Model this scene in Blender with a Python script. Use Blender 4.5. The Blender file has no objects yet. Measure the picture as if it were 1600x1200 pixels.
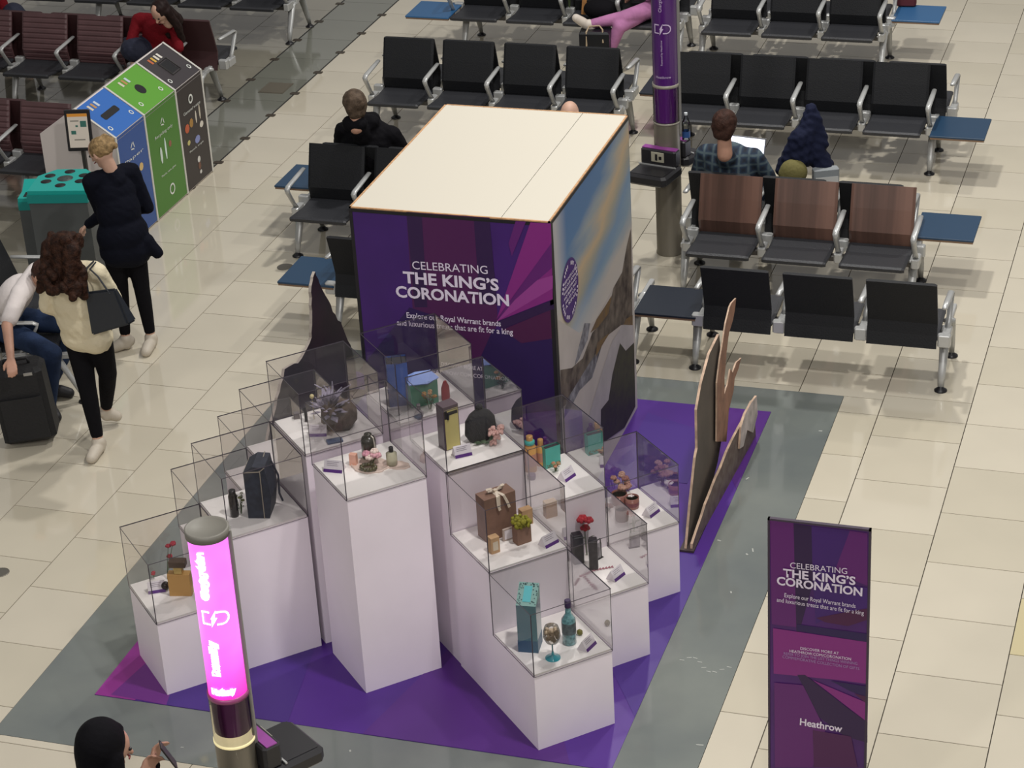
import bpy, bmesh, math, random
import numpy as np
from mathutils import Vector, Matrix, Quaternion
random.seed(7)
S = bpy.context.scene
COL = S.collection
# ------------------------------------------------------------------ camera
F_PX = 3563.53
CM = ((0.95209594, 0.3010796, -0.05351994), (0.09261335, -0.45069494, -0.88786082), (-0.29143795, 0.84037203, -0.45698881))
CAM_H = 7.47
cd = bpy.data.cameras.new('camera'); cam = bpy.data.objects.new('camera', cd); COL.objects.link(cam)
cd.sensor_width = 36; cd.lens = F_PX / 1600 * 36; cd.clip_end = 200
Rc = Matrix(((CM[0][0], -CM[1][0], -CM[2][0]), (CM[0][1], -CM[1][1], -CM[2][1]), (CM[0][2], -CM[1][2], -CM[2][2])))
cam.matrix_world = Matrix.Translation((0, 0, CAM_H)) @ Rc.to_4x4()
S.camera = cam
S.view_settings.view_transform = 'Standard'; S.view_settings.look = 'None'; S.view_settings.gamma = 1
S.view_settings.use_curve_mapping = False
S.view_settings.exposure = 0.0
S.cycles.max_bounces = 10; S.cycles.transparent_max_bounces = 40; S.cycles.glossy_bounces = 5; S.cycles.diffuse_bounces = 4
S.cycles.sample_clamp_indirect = 4; S.cycles.use_denoising = True
S.cycles.caustics_reflective = False; S.cycles.caustics_refractive = False
# ------------------------------------------------------------------ world, hall lights and added fill lights
w = bpy.data.worlds.new('hall'); S.world = w; w.use_nodes = True
w.node_tree.nodes['Background'].inputs[0].default_value = (1.0, 0.975, 0.95, 1)
w.node_tree.nodes['Background'].inputs[1].default_value = 0.28
def area(name, loc, size, power, color, tgt):
    l = bpy.data.lights.new(name, 'AREA'); l.shape = 'RECTANGLE'; l.size, l.size_y = size; l.energy = power; l.color = color
    o = bpy.data.objects.new(name, l); COL.objects.link(o); o.location = loc
    o.rotation_euler = (Vector(tgt) - Vector(loc)).to_track_quat('-Z', 'Y').to_euler(); return o
for (lx, ly, lp) in ((-0.8, 8.6, 430), (-4.3, 17.4, 430), (-2.2, 13.6, 210), (-0.5, 21.5, 260)):
    area('ceiling_or_fill_light', (lx, ly, 9.5), (.45, .45), lp, (1.0, 0.975, 0.935), (lx, ly, 0))

for (lx, ly, lp) in ((1.5, -3.5, 450), (-6.5, -2.0, 360)):      # unseen fill lights added behind the viewer to brighten the plinth sides
    area('ceiling_or_fill_light', (lx, ly, 10.5), (1.2, 1.2), lp, (1.0, 0.97, 0.93), (-4, 10.5, 1))
def px(x, y, z=0.0, ax=2):
    """point where the line of sight of photo pixel x,y meets the plane axis ax = z"""
    a = ((x - 800) / F_PX, (y - 600) / F_PX, 1.0)
    d = Vector([sum(CM[r][c] * a[r] for r in range(3)) for c in range(3)])
    t = (z - (0, 0, CAM_H)[ax]) / d[ax]
    return Vector((0, 0, CAM_H)) + d * t
# ------------------------------------------------------------------ materials
def lin(c):
    if isinstance(c, str):
        c = [int(c[i:i + 2], 16) / 255 for i in (0, 2, 4)]
    return tuple((v / 12.92 if v <= .04045 else ((v + .055) / 1.055) ** 2.4) for v in c) + (1.0,)
MATS = {}
def mat(name, col, rough=.6, metal=0., spec=None, emit=None, es=1., noise=None, alpha=None, bump=None, coat=0., trans=0.):
    """noise=(scale, amount[, second colour]); bump=(scale, strength)"""
    if name in MATS: return MATS[name]
    if spec is None: spec = .12 if name.startswith(('cloth', 'denim', 'hair', 'jacket')) else .5
    m = bpy.data.materials.new(name); m.use_nodes = True; nt = m.node_tree; b = nt.nodes['Principled BSDF']
    b.inputs['Base Color'].default_value = lin(col); b.inputs['Roughness'].default_value = rough
    b.inputs['Metallic'].default_value = metal; b.inputs['Specular IOR Level'].default_value = spec
    if coat: b.inputs['Coat Weight'].default_value = coat; b.inputs['Coat Roughness'].default_value = .08
    if trans: b.inputs['Transmission Weight'].default_value = trans; b.inputs['IOR'].default_value = 1.3
    if emit is not None:
        b.inputs['Emission Color'].default_value = lin(emit); b.inputs['Emission Strength'].default_value = es
    if alpha is not None: b.inputs['Alpha'].default_value = alpha
    if noise or bump:
        tc = nt.nodes.new('ShaderNodeTexCoord')
    if noise:
        n = nt.nodes.new('ShaderNodeTexNoise'); n.inputs['Scale'].default_value = noise[0]; n.inputs['Detail'].default_value = 5
        nt.links.new(tc.outputs['Object'], n.inputs['Vector'])
        mx = nt.nodes.new('ShaderNodeMix'); mx.data_type = 'RGBA'
        c = lin(col); k = noise[1]
        mx.inputs['A'].default_value = tuple(v * (1 - k) for v in c[:3]) + (1,)
        mx.inputs['B'].default_value = lin(noise[2]) if len(noise) > 2 else tuple(min(1, v * (1 + k)) for v in c[:3]) + (1,)
        r = nt.nodes.new('ShaderNodeMapRange'); r.inputs['From Min'].default_value = .35; r.inputs['From Max'].default_value = .65
        nt.links.new(n.outputs['Fac'], r.inputs['Value']); nt.links.new(r.outputs['Result'], mx.inputs['Factor'])
        nt.links.new(mx.outputs['Result'], b.inputs['Base Color'])
    if bump:
        n2 = nt.nodes.new('ShaderNodeTexNoise'); n2.inputs['Scale'].default_value = bump[0]
        nt.links.new(tc.outputs['Object'], n2.inputs['Vector'])
        bp = nt.nodes.new('ShaderNodeBump'); bp.inputs['Strength'].default_value = bump[1]; bp.inputs['Distance'].default_value = .01
        nt.links.new(n2.outputs['Fac'], bp.inputs['Height']); nt.links.new(bp.outputs['Normal'], b.inputs['Normal'])
    MATS[name] = m; return m
def glassy(name, tint, refl=.5, rough=.02):
    """clear sheet: tinted see-through with a mirror coat that grows at grazing angles"""
    if name in MATS: return MATS[name]
    m = bpy.data.materials.new(name); m.use_nodes = True; nt = m.node_tree; nt.nodes.clear()
    o = nt.nodes.new('ShaderNodeOutputMaterial'); t = nt.nodes.new('ShaderNodeBsdfTransparent'); t.inputs[0].default_value = tuple(tint) + (1,)
    g = nt.nodes.new('ShaderNodeBsdfGlossy'); g.inputs['Roughness'].default_value = rough
    f = nt.nodes.new('ShaderNodeFresnel'); f.inputs[0].default_value = 1.5
    k = nt.nodes.new('ShaderNodeMath'); k.operation = 'MULTIPLY'; k.inputs[1].default_value = refl
    x = nt.nodes.new('ShaderNodeMixShader')
    nt.links.new(f.outputs[0], k.inputs[0]); nt.links.new(k.outputs[0], x.inputs[0])
    nt.links.new(t.outputs[0], x.inputs[1]); nt.links.new(g.outputs[0], x.inputs[2]); nt.links.new(x.outputs[0], o.inputs[0])
    MATS[name] = m; return m
# ------------------------------------------------------------------ object helpers
OFF = {}
def tag(o, label=None, cat=None, group=None, kind=None):
    if label: o['label'] = label
    if cat: o['category'] = cat
    if group: o['group'] = group
    if kind: o['kind'] = kind
    return o
def thing(name, loc, label, cat, group=None):
    o = bpy.data.objects.new(name, None); COL.objects.link(o); o.location = loc; o.empty_display_size = .1
    OFF[o.name] = Vector(loc); return tag(o, label, cat, group)
def link(name, me, parent=None, loc=None):
    o = bpy.data.objects.new(name, me); COL.objects.link(o)
    p = OFF[parent.name] if parent else Vector((0, 0, 0))
    if parent: o.parent = parent
    l = Vector(loc) if loc is not None else Vector((0, 0, 0))
    OFF[o.name] = l if loc is not None else p * 0
    if loc is not None: o.location = l - p
    else: o.location = -p
    return o
def frame(origin, x=None, y=None, z=None):
    """4x4 with the given axes"""
    X, Y, Z = Vector(x).normalized(), Vector(y).normalized(), Vector(z).normalized()
    return Matrix(((X.x, Y.x, Z.x, origin[0]), (X.y, Y.y, Z.y, origin[1]), (X.z, Y.z, Z.z, origin[2]), (0, 0, 0, 1)))
def RZ(loc, deg): return Matrix.Translation(loc) @ Matrix.Rotation(math.radians(deg), 4, 'Z')
class MB:
    def __init__(s): s.v = []; s.f = []; s.m = []; s.sm = []
    def add(s, vs, fs, mi=0, T=None, smooth=False):
        b = len(s.v)
        s.v += [tuple(T @ Vector(v)) if T is not None else tuple(v) for v in vs]
        s.f += [tuple(b + i for i in f) for f in fs]; s.m += [mi] * len(fs); s.sm += [smooth] * len(fs); return s
    def box(s, lo, hi, mi=0, T=None, bev=0.):
        x0, y0, z0 = lo; x1, y1, z1 = hi
        if bev:
            b = bev; pts = [(x0 + b, y0), (x1 - b, y0), (x1, y0 + b), (x1, y1 - b), (x1 - b, y1), (x0 + b, y1), (x0, y1 - b), (x0, y0 + b)]
            return s.prism(pts, z0, z1, mi, T, b * .6)
        return s.add([(x0, y0, z0), (x1, y0, z0), (x1, y1, z0), (x0, y1, z0), (x0, y0, z1), (x1, y0, z1), (x1, y1, z1), (x0, y1, z1)],
                     [(3, 2, 1, 0), (4, 5, 6, 7), (0, 1, 5, 4), (1, 2, 6, 5), (2, 3, 7, 6), (3, 0, 4, 7)], mi, T)
    def prism(s, pts, z0, z1, mi=0, T=None, inset=0.):
        n = len(pts); rings = [(1, z0), (1, z1)]
        if inset:
            cx = sum(p[0] for p in pts) / n; cy = sum(p[1] for p in pts) / n
            ex = max(abs(p[0] - cx) for p in pts); ey = max(abs(p[1] - cy) for p in pts)
            ins = lambda p, d: (cx + (p[0] - cx) * (1 - d / ex), cy + (p[1] - cy) * (1 - d / ey))
            vs = [ins(p, inset) + (z0,) for p in pts] + [tuple(p) + (z0 + inset,) for p in pts] + [tuple(p) + (z1 - inset,) for p in pts] + [ins(p, inset) + (z1,) for p in pts]
            k = 4
        else:
            vs = [tuple(p) + (z0,) for p in pts] + [tuple(p) + (z1,) for p in pts]; k = 2
        fs = [tuple(range(n))[::-1], tuple(range((k - 1) * n, k * n))]
        for r in range(k - 1):
            for i in range(n):
                j = (i + 1) % n; fs.append((r * n + i, r * n + j, (r + 1) * n + j, (r + 1) * n + i))
        return s.add(vs, fs, mi, T)
    def lathe(s, prof, n=20, mi=0, T=None, cap=True):
        """prof: list of (radius, z)"""
        vs = []; fs = []
        for r, z in prof:
            for i in range(n):
                a = 2 * math.pi * i / n; vs.append((r * math.cos(a), r * math.sin(a), z))
        for k in range(len(prof) - 1):
            for i in range(n):
                j = (i + 1) % n; fs.append((k * n + i, k * n + j, (k + 1) * n + j, (k + 1) * n + i))
        s.add(vs, fs, mi, T, True)
        if cap:
            s.add([v for v in vs[:n]], [tuple(range(n))[::-1]], mi, T); s.add([v for v in vs[-n:]], [tuple(range(n))], mi, T)
        return s
    def tube(s, pts, r, n=8, mi=0, T=None, flat=None):
        """pts: polyline; r radius or list; flat=(side_vector, k) squashes the section along the other axis"""
        P = [Vector(p) for p in pts]; rs = r if isinstance(r, (list, tuple)) else [r] * len(P)
        vs = []; prev = None
        for i, p in enumerate(P):
            d = (P[min(i + 1, len(P) - 1)] - P[max(i - 1, 0)]).normalized()
            if flat is not None: u = Vector(flat[0]); u = (u - d * u.dot(d)).normalized()
            elif prev is None:
                u = d.cross(Vector((0, 0, 1)));
                if u.length < .1: u = d.cross(Vector((1, 0, 0)))
                u.normalize()
            else: u = (prev - d * prev.dot(d)).normalized()
            prev = u; q = d.cross(u) * (flat[1] if flat is not None else 1)
            for k in range(n):
                a = 2 * math.pi * (k + .5) / n; vs.append(p + (u * math.cos(a) + q * math.sin(a)) * rs[i])
        fs = [tuple(range(n))[::-1], tuple(range((len(P) - 1) * n, len(P) * n))]
        for k in range(len(P) - 1):
            for i in range(n):
                j = (i + 1) % n; fs.append((k * n + i, k * n + j, (k + 1) * n + j, (k + 1) * n + i))
        return s.add(vs, fs, mi, T, n > 6)
    def ball(s, c, r, mi=0, T=None, n=10, jit=0.):
        r = (r, r, r) if not isinstance(r, (tuple, list)) else r
        vs = []; fs = []; h = max(4, n // 2 + 1)
        vs.append((c[0], c[1], c[2] - r[2]))
        for k in range(1, h):
            t = math.pi * k / h
            for i in range(n):
                a = 2 * math.pi * i / n; q = 1 + random.uniform(-jit, jit)
                vs.append((c[0] + q * r[0] * math.sin(t) * math.cos(a), c[1] + q * r[1] * math.sin(t) * math.sin(a), c[2] - q * r[2] * math.cos(t)))
        vs.append((c[0], c[1], c[2] + r[2])); e = len(vs) - 1
        for i in range(n):
            j = (i + 1) % n; fs.append((0, 1 + j, 1 + i)); fs.append((e, e - n + i, e - n + j))
            for k in range(h - 2): fs.append((1 + k * n + i, 1 + k * n + j, 1 + (k + 1) * n + j, 1 + (k + 1) * n + i))
        return s.add(vs, fs, mi, T, True)
    def mesh(s, name, mats):
        me = bpy.data.meshes.new(name); me.from_pydata(s.v, [], s.f)
        for m in (mats if isinstance(mats, (list, tuple)) else [mats]): me.materials.append(m)
        me.polygons.foreach_set('material_index', s.m); me.polygons.foreach_set('use_smooth', s.sm); me.update(); return me
    def build(s, name, mats, parent=None, loc=None):
        return link(name, s.mesh(name, mats), parent, loc)
def struct(name, mb, m, parent=None): return tag(mb.build(name, m, parent), kind='structure')
# ------------------------------------------------------------------ floor: slab, every tile, stone inlay
def tile_mat(name, col):
    m = mat(name, col, .07, spec=.95, noise=(1.3, .03))
    return m
TILE = [tile_mat('tile_cream_a', 'c3bba9'), tile_mat('tile_cream_b', 'c6beac'), tile_mat('tile_cream_c', 'bfb7a4'), tile_mat('tile_yellowed', 'c6ba94'), tile_mat('tile_grey', '77786f'), tile_mat('tile_greige', '8d897c')]
GROUT = mat('grout', '4a443b', .8, noise=(8, .2))
fl = MB(); fl.box((-24, -2, -.25), (16, 46, -.012)); floor = struct('floor', fl, GROUT)
INX0, INX1, INY0, INY1 = -6.36, -2.425, 9.04, 14.03
XL = [-2.149 - .594 * k for k in range(1, 22)][::-1] + [-2.149 + .6 * k for k in range(0, 8)]
tiles = []
for i in range(len(XL) - 1):
    x0, x1 = XL[i], XL[i + 1]
    k = i - (len(XL) - 8)     # column right of -2.149 has k = 0... even
    ph = 12.304 if (k % 2 == 0) else 11.99
    y = ph - .6025 * 9
    joints = []
    while y < 40:
        joints.append(y); y += .6025
    if k % 2 == 0 and k >= 0:      # the photo shows two short rows here
        joints = [j for j in joints if abs(j - 14.11) > .05] + [13.798, 14.098]
        joints = sorted(j for j in joints if not (13.45 < j < 13.49)); joints = sorted(set(joints))
    for y0, y1 in zip(joints[:-1], joints[1:]):
        if y1 - y0 < .05: continue
        rects = [(x0, x1, y0, y1)]
        if x1 > INX0 and x0 < INX1 and y1 > INY0 and y0 < INY1:
            rects = []
            if y0 < INY0: rects.append((x0, x1, y0, INY0))
            if y1 > INY1: rects.append((x0, x1, INY1, y1))
            a, b = max(y0, INY0), min(y1, INY1)
            if x0 < INX0: rects.append((x0, INX0, a, b))
            if x1 > INX1: rects.append((INX1, x1, a, b))
        for r in rects:
            if r[1] - r[0] > .03 and r[3] - r[2] > .03: tiles.append(r + (k,))
def seen(r):
    cx, cy = (r[0] + r[1]) / 2, (r[2] + r[3]) / 2
    c = [sum(CM[a][b] * (cx, cy, -CAM_H)[b] for b in range(3)) for a in range(3)]
    if c[2] <= 0: return None
    X, Y = 800 + F_PX * c[0] / c[2], 600 + F_PX * c[1] / c[2]
    return c[2] if (-60 < X < 1660 and -40 < Y < 1260) else None
vis = sorted([(seen(t), t) for t in tiles if seen(t) is not None and not (INX0 + .2 < (t[0] + t[1]) / 2 < INX1 - .2 and INY0 < (t[2] + t[3]) / 2 < INY1)])
near = set(t for _, t in vis[:298])
rest = [MB() for _ in TILE]
cache = {}
def tile_m(t):
    k = t[4]; mid = (t[0] + t[1]) / 2
    if -9.3 < mid < -8.67: return 4
    if mid < -9.3: return 5
    if mid > -1.0 and mid < -.3 and abs((t[2] + t[3]) / 2 - 11.39) < .25: return 3
    return random.choice((0, 1, 2, 0, 1))
G = .006
for t in tiles:
    if abs(t[0]) > 16 or t[2] > 32: continue
    mi = tile_m(t); dx, dy = t[1] - t[0] - G, t[3] - t[2] - G
    if t in near:
        key = (round(dx, 3), round(dy, 3), mi)
        if key not in cache:
            b = MB(); b.box((-dx / 2, -dy / 2, -.012), (dx / 2, dy / 2, 0)); cache[key] = b.mesh('floor_tile', TILE[mi])
        link('floor_tile', cache[key], floor, ((t[0] + t[1]) / 2, (t[2] + t[3]) / 2, 0))
    else:
        rest[mi].box((t[0] + G / 2, t[2] + G / 2, -.012), (t[1] - G / 2, t[3] - G / 2, 0))
far = MB()
for i, r in enumerate(rest): far.add(r.v, r.f, i)
tag(far.build('distant_floor_tiles', TILE, floor), kind='stuff')
# dark movement joints with little clips, beside the grey tile strip, and drain covers
DK = mat('dark_joint', '2b2a28', .6)
for X in (-8.683, -9.277):
    b = MB(); b.box((X - .008, 14.0, -.002), (X + .008, 30, .0015)); b.build('movement_joint', DK, floor)
CL = mat('joint_clip', '3d352c', .5)
for X, n in ((-8.683, 14), (-9.277, 12)):
    for q in range(n):
        y = 16.75 + q * .6025 * (1 if X > -9 else 1) + (.3 if X < -9 else 0)
        b = MB(); b.box((X - .045, y - .03, 0), (X + .045, y + .03, .003), bev=.008); b.build('joint_clip', CL, floor)
for (x, y) in ((-1.2, 19.4), (-1.23, 18.7), (-1.31, 18.1), (-2.15, 11.02)):
    b = MB(); b.box((x - .06, y - .02, 0), (x + .06, y + .02, .003), bev=.008); b.build('joint_clip', CL, floor)
inl = mat('stone_inlay', '6b7170', .08, spec=.7, noise=(1.1, .1, '777c77'))
b = MB(); b.box((INX0, INY0, -.012), (INX1, INY1, .001)); o = struct('floor_inlay', b, inl, floor)
b = MB()
rr = random.Random(3)
for _ in range(12):
    x = rr.choice((rr.uniform(-6.3, -5.98), rr.uniform(-2.85, -2.45), rr.uniform(-2.85, -2.45))) if rr.random() < .75 else rr.uniform(-6.3, -2.5)
    y = rr.uniform(9.1, 13.9) if x < -5.95 or x > -2.86 else rr.uniform(9.08, 9.45)
    a = rr.uniform(0, 3.1); l = rr.uniform(.008, .022); wd = rr.uniform(.003, .006)
    b.box((-l, -wd, .001), (l, wd, .0022), T=RZ((x, y, 0), math.degrees(a)))
for i in range(9):   # chipped scratch
    b.box((-.014, -.003, .001), (.014, .003, .0022), T=RZ((-2.75 + i * .035, 10.62 + .05 * math.sin(i * .9) - .006 * i, 0), 20 * math.sin(i * 2)))
tag(b.build('scuff_marks', mat('scuff', 'a0a29c', .6), o), kind='stuff')
# access covers
b = MB(); b.box((-9.06, 19.13, 0), (-8.80, 19.42, .004)); b.box((-9.05, 19.14, .004), (-8.81, 19.41, .006))
tag(b.build('floor_hatch', mat('hatch', '5d574b', .5)), 'small rectangular brown access hatch in the grey tile strip', 'hatch')
b = MB(); b.lathe([(.055, 0), (.055, .003), (.05, .004), (0.001, .004)], 24, T=Matrix.Translation((-7.165, 10.60, 0)))
tag(b.build('floor_outlet', mat('outlet_steel', '77736a', .35, .6)), 'round metal floor cover at the left edge of the picture', 'floor cover')
b = MB(); b.lathe([(.065, 0), (.065, .003), (.06, .004), (0.001, .004)], 24, T=Matrix.Translation((-7.19, 15.33, 0)))
tag(b.build('floor_outlet', MATS['outlet_steel']), 'round metal floor cover under the blue table by the short bench', 'floor cover')
# ------------------------------------------------------------------ purple printed vinyl mat
def decal(name, polys, mats, parent, fn, nrm, d=.0012):
    """flat print: each poly = (material index, [pixel or plane points]); fn maps a point to the plane"""
    n = Vector(nrm).normalized(); b = MB()
    for q, (mi, pts) in enumerate(polys):
        P = [fn(*p) + n * (d * (1 + .25 * q)) for p in pts]
        nn = (P[1] - P[0]).cross(P[2] - P[1])
        if nn.dot(n) < 0: P = P[::-1]
        b.add(P, [tuple(range(len(P)))], mi)
    return b.build(name, mats, parent)
MX0, MX1, MY0, MY1 = -5.955, -2.87, 9.515, 13.69
PUR = mat('mat_purple', '47207c', .42, noise=(.9, .12)); PU2 = mat('mat_indigo', '402279', .42); PU3 = mat('mat_plum', '4c2074', .42); MAG = mat('mat_magenta', '8d2d88', .42); MG2 = mat('mat_violet', '6b2a80', .42)
t = thing('floor_mat', (-4.4, 11.6, 0), 'large purple printed vinyl floor mat under the white display plinths', 'mat')
b = MB(); b.box((MX0, MY0, .001), (MX1, MY1, .004)); b.build('vinyl_sheet', PUR, t)
g = lambda x, y: Vector((x, y, .004))
decal('facet_print', [(1, [(MX0, MY0), (-5.7, MY0), (-5.55, 10.0), (-5.9, 10.9), (MX0, 10.9)]), (4, [(-5.86, MY0 + .02), (-5.5, MY0), (-5.2, 10.3), (-5.75, 10.2)]),
      (2, [(-5.5, MY0), (-4.75, MY0), (-5.0, 10.9), (-5.62, 10.0)]), (3, [(-4.3, MY0), (-3.1, MY0), (-3.6, 10.6), (-4.0, 10.9)]),
      (2, [(MX1, MY0 + .5), (MX1, 11.6), (-3.25, 12.4), (-3.1, 10.4)]), (3, [(MX1, 12.6), (MX1, 13.69), (-3.4, 13.69)]), (2, [(-3.7, 13.5), (-3.2, 13.3), (-3.2, 12.6), (-3.7, 12.6)])],
      [PUR, MAG, PU2, PU3, MG2], t, g, (0, 0, 1), .0008)
# ------------------------------------------------------------------ flat lettering
def text(body, P0, P1, cap, m, parent, nrm, name='lettering', bold=0., ext=.0006, font=None):
    """one printed line, baseline from P0 to P1, capitals 'cap' metres high"""
    cu = bpy.data.curves.new('t', 'FONT'); cu.body = body; cu.size = 1; cu.extrude = 0; cu.offset = bold; cu.resolution_u = 3
    o = bpy.data.objects.new('t', cu); COL.objects.link(o); bpy.context.view_layer.update()
    dg = bpy.context.evaluated_depsgraph_get(); me = bpy.data.meshes.new_from_object(o.evaluated_get(dg))
    bpy.data.objects.remove(o)
    P0, P1 = Vector(P0), Vector(P1); u = (P1 - P0).normalized(); n = Vector(nrm).normalized(); v = n.cross(u).normalized()
    xs = [q.co.x for q in me.vertices]; x0, x1 = min(xs), max(xs); sx = (P1 - P0).length / (x1 - x0); sy = cap / .73
    for q in me.vertices:
        q.co = P0 + u * ((q.co.x - x0) * sx) + v * (q.co.y * sy) + n * ext
    me.materials.clear(); me.materials.append(m); me.name = name
    return link(name, me, parent)
# ------------------------------------------------------------------ big printed display box
BX0, BX1, BY0, BY1, BZ = -5.06, -3.79, 11.78, 13.57, 2.17
WHT = mat('text_white', 'd9cfe0', .5); BLK = mat('trim_black', '141216', .5)
box = thing('display_box', ((BX0 + BX1) / 2, (BY0 + BY1) / 2, 0), 'tall purple display box with cream top announcing the coronation, mountain picture on its side', 'display box')
PLY = mat('raw_wood', 'b58b62', .7, noise=(30, .2)); CRM = mat('cream_board', 'c6c0b2', .6)
b = MB(); b.box((BX0 + .02, BY0 + .02, .004), (BX1 - .02, BY1 - .02, BZ - .03)); b.build('carcass', BLK, box)
b = MB()
for lo, hi in (((BX0, BY0, BZ - .008), (BX1, BY0 + .012, BZ)), ((BX0, BY1 - .012, BZ - .008), (BX1, BY1, BZ)), ((BX0, BY0, BZ - .008), (BX0 + .012, BY1, BZ)), ((BX1 - .012, BY0, BZ - .008), (BX1, BY1, BZ))): b.box(lo, hi)
b.build('wood_edging', PLY, box)
b = MB(); b.box((BX0 - .002, BY0 - .002, BZ - .03), (BX1 + .002, BY1 + .002, BZ - .008)); b.build('edge_trim', BLK, box)
for a, c in ((BX0 + .012, -4.097), (-4.093, BX1 - .012)):
    b = MB(); b.box((a, BY0 + .012, BZ - .03), (c, BY1 - .012, BZ - .002)); b.build('top_panel', CRM, box)
BPU = mat('print_purple', '3b1764', .45, noise=(3, .1)); BPL = mat('print_plum', '471449', .45); BDK = mat('print_dark', '2b1240', .45); BMG = mat('print_magenta', '7c2375', .45); BM2 = mat('print_orchid', '8e3a86', .45); BIN = mat('print_indigo', '251049', .45); BVI = mat('print_violet', '5a1a66', .45); BRD = mat('print_crimson', '45133f', .45)
PM = [BPU, BPL, BDK, BMG, BM2, BIN, BVI, BRD]
b = MB(); b.box((BX0, BY0, .004), (BX1, BY0 + .02, BZ - .03)); fp = b.build('front_panel', BPU, box)
fy = lambda x, y: px(x, y, BY0, 1)
fc = lambda x, z: Vector((x, BY0, z))
decal('front_print', [(1, [(635, 331), (765, 340), (778, 500), (740, 640), (690, 700), (650, 560)]), (2, [(635, 331), (659, 333), (668, 480), (648, 480)]), (2, [(740, 339), (765, 341), (777, 475), (750, 475)]),
      (5, [(640, 480), (700, 500), (780, 515), (866, 530), (872, 640), (700, 660), (560, 580)]), (1, [(690, 480), (750, 480), (775, 504), (750, 560), (700, 560)]),
      (7, [(785, 515), (865, 482), (867, 528), (815, 536)]), (2, [(776, 503), (865, 468), (866, 482), (785, 514)]),
      (3, [(829, 347), (861, 349), (862, 379), (776, 499)]), (6, [(862, 379), (863, 418), (776, 500)]), (3, [(863, 418), (864, 467), (776, 502), (812, 462)]), (4, [(840, 437), (864, 430), (864, 450), (776, 502), (805, 468)]),
      (6, [(806, 345), (822, 346), (800, 400), (795, 380)])], PM, fp, fy, (0, -1, 0))
def ptext(body, p0, p1, cap_px, fn, nrm, parent, bold=0., m=WHT, ext=.004, name='lettering'):
    P0, P1 = fn(*p0), fn(*p1); cap = abs(fn(p0[0], p0[1] - cap_px).z - P0.z); return text(body, P0, P1, cap, m, parent, nrm, name, bold, ext)
N = (0, -1, 0)
ptext('CELEBRATING', (645, 420), (762.5, 427.8), 13.2, fy, N, fp, .0)
ptext('THE KING\u2019S', (631, 441), (780, 453.5), 18, fy, N, fp, .03)
ptext('CORONATION', (619.5, 463), (796, 477.5), 17.5, fy, N, fp, .03)
ptext('Explore our Royal Warrant brands', (636, 496), (783, 509.5), 9, fy, N, fp, .01)
ptext('and luxurious treats that are fit for a king', (621, 507.5), (802, 522.7), 9, fy, N, fp, .01)
ptext('DISCOVER MORE AT', (690, 571), (755, 579), 6, fy, N, fp, .01)
ptext('HEATHROW.COM/CORONATION', (672, 582), (795, 595), 6, fy, N, fp, .01)
# painted landscape side
def sky_mat():
    m = bpy.data.materials.new('painted_sky'); m.use_nodes = True; nt = m.node_tree; b = nt.nodes['Principled BSDF']; b.inputs['Roughness'].default_value = .5; L = nt.links
    def math_(op, a, c=None, d=None):
        n = nt.nodes.new('ShaderNodeMath'); n.operation = op
        for i, v in enumerate((a, c, d)):
            if v is None: continue
            if isinstance(v, (int, float)): n.inputs[i].default_value = v
            else: L.new(v, n.inputs[i])
        return n.outputs[0]
    tc = nt.nodes.new('ShaderNodeTexCoord'); sp = nt.nodes.new('ShaderNodeSeparateXYZ'); L.new(tc.outputs['Object'], sp.inputs[0])
    mp = nt.nodes.new('ShaderNodeMapping'); mp.inputs['Rotation'].default_value = (math.radians(18), 0, 0); mp.inputs['Scale'].default_value = (1, .5, 2.4)
    n = nt.nodes.new('ShaderNodeTexNoise'); n.inputs['Scale'].default_value = 2.2; n.inputs['Detail'].default_value = 4; L.new(tc.outputs['Object'], mp.inputs[0]); L.new(mp.outputs[0], n.inputs['Vector'])
    t = math_('MULTIPLY_ADD', sp.outputs['Y'], -.33, sp.outputs['Z']); t = math_('MULTIPLY_ADD', n.outputs['Fac'], .42, t); t = math_('ADD', t, 3.2 - .21); t = math_('DIVIDE', t, 1.3)
    cr = nt.nodes.new('ShaderNodeValToRGB'); e = cr.color_ramp.elements; e[0].position = .1; e[0].color = lin('b3aca4'); e[1].position = .95; e[1].color = lin('476b96')
    for p_, c in ((.24, '8196a8'), (.34, '6f8ba8'), (.46, '97958a'), (.56, 'b8a283'), (.66, '8b949a'), (.78, '4d719a')): k = e.new(p_); k.color = lin(c)
    L.new(t, cr.inputs[0])
    mr = nt.nodes.new('ShaderNodeMapRange'); mr.inputs['From Min'].default_value = 1.42; mr.inputs['From Max'].default_value = 1.1; L.new(sp.outputs['Z'], mr.inputs['Value'])
    m2 = nt.nodes.new('ShaderNodeMapRange'); m2.inputs['From Min'].default_value = 12.1; m2.inputs['From Max'].default_value = 11.88; m2.inputs['To Max'].default_value = .75; L.new(sp.outputs['Y'], m2.inputs['Value'])
    mx = nt.nodes.new('ShaderNodeMix'); mx.data_type = 'RGBA'; mx.inputs['B'].default_value = lin('bcb5b0'); L.new(math_('MAXIMUM', mr.outputs[0], m2.outputs[0]), mx.inputs['Factor'])
    L.new(cr.outputs[0], mx.inputs['A']); L.new(mx.outputs['Result'], b.inputs['Base Color']); MATS['painted_sky'] = m; return m
b = MB(); b.box((BX1 - .02, BY0 + .02, .004), (BX1, BY1, BZ - .03)); sp_ = b.build('side_panel', sky_mat(), box)
b = MB(); b.box((BX1 - .022, BY0 - .003, .004), (BX1 + .003, BY0 + .045, BZ - .03)); b.build('corner_trim', BLK, box)
b = MB(); b.box((BX0 - .002, BY0 - .001, .004), (BX0 + .02, BY0 + .03, BZ - .03)); b.build('corner_trim', BLK, box)
fx = lambda x, y: px(x, y, BX1, 0)
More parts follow.
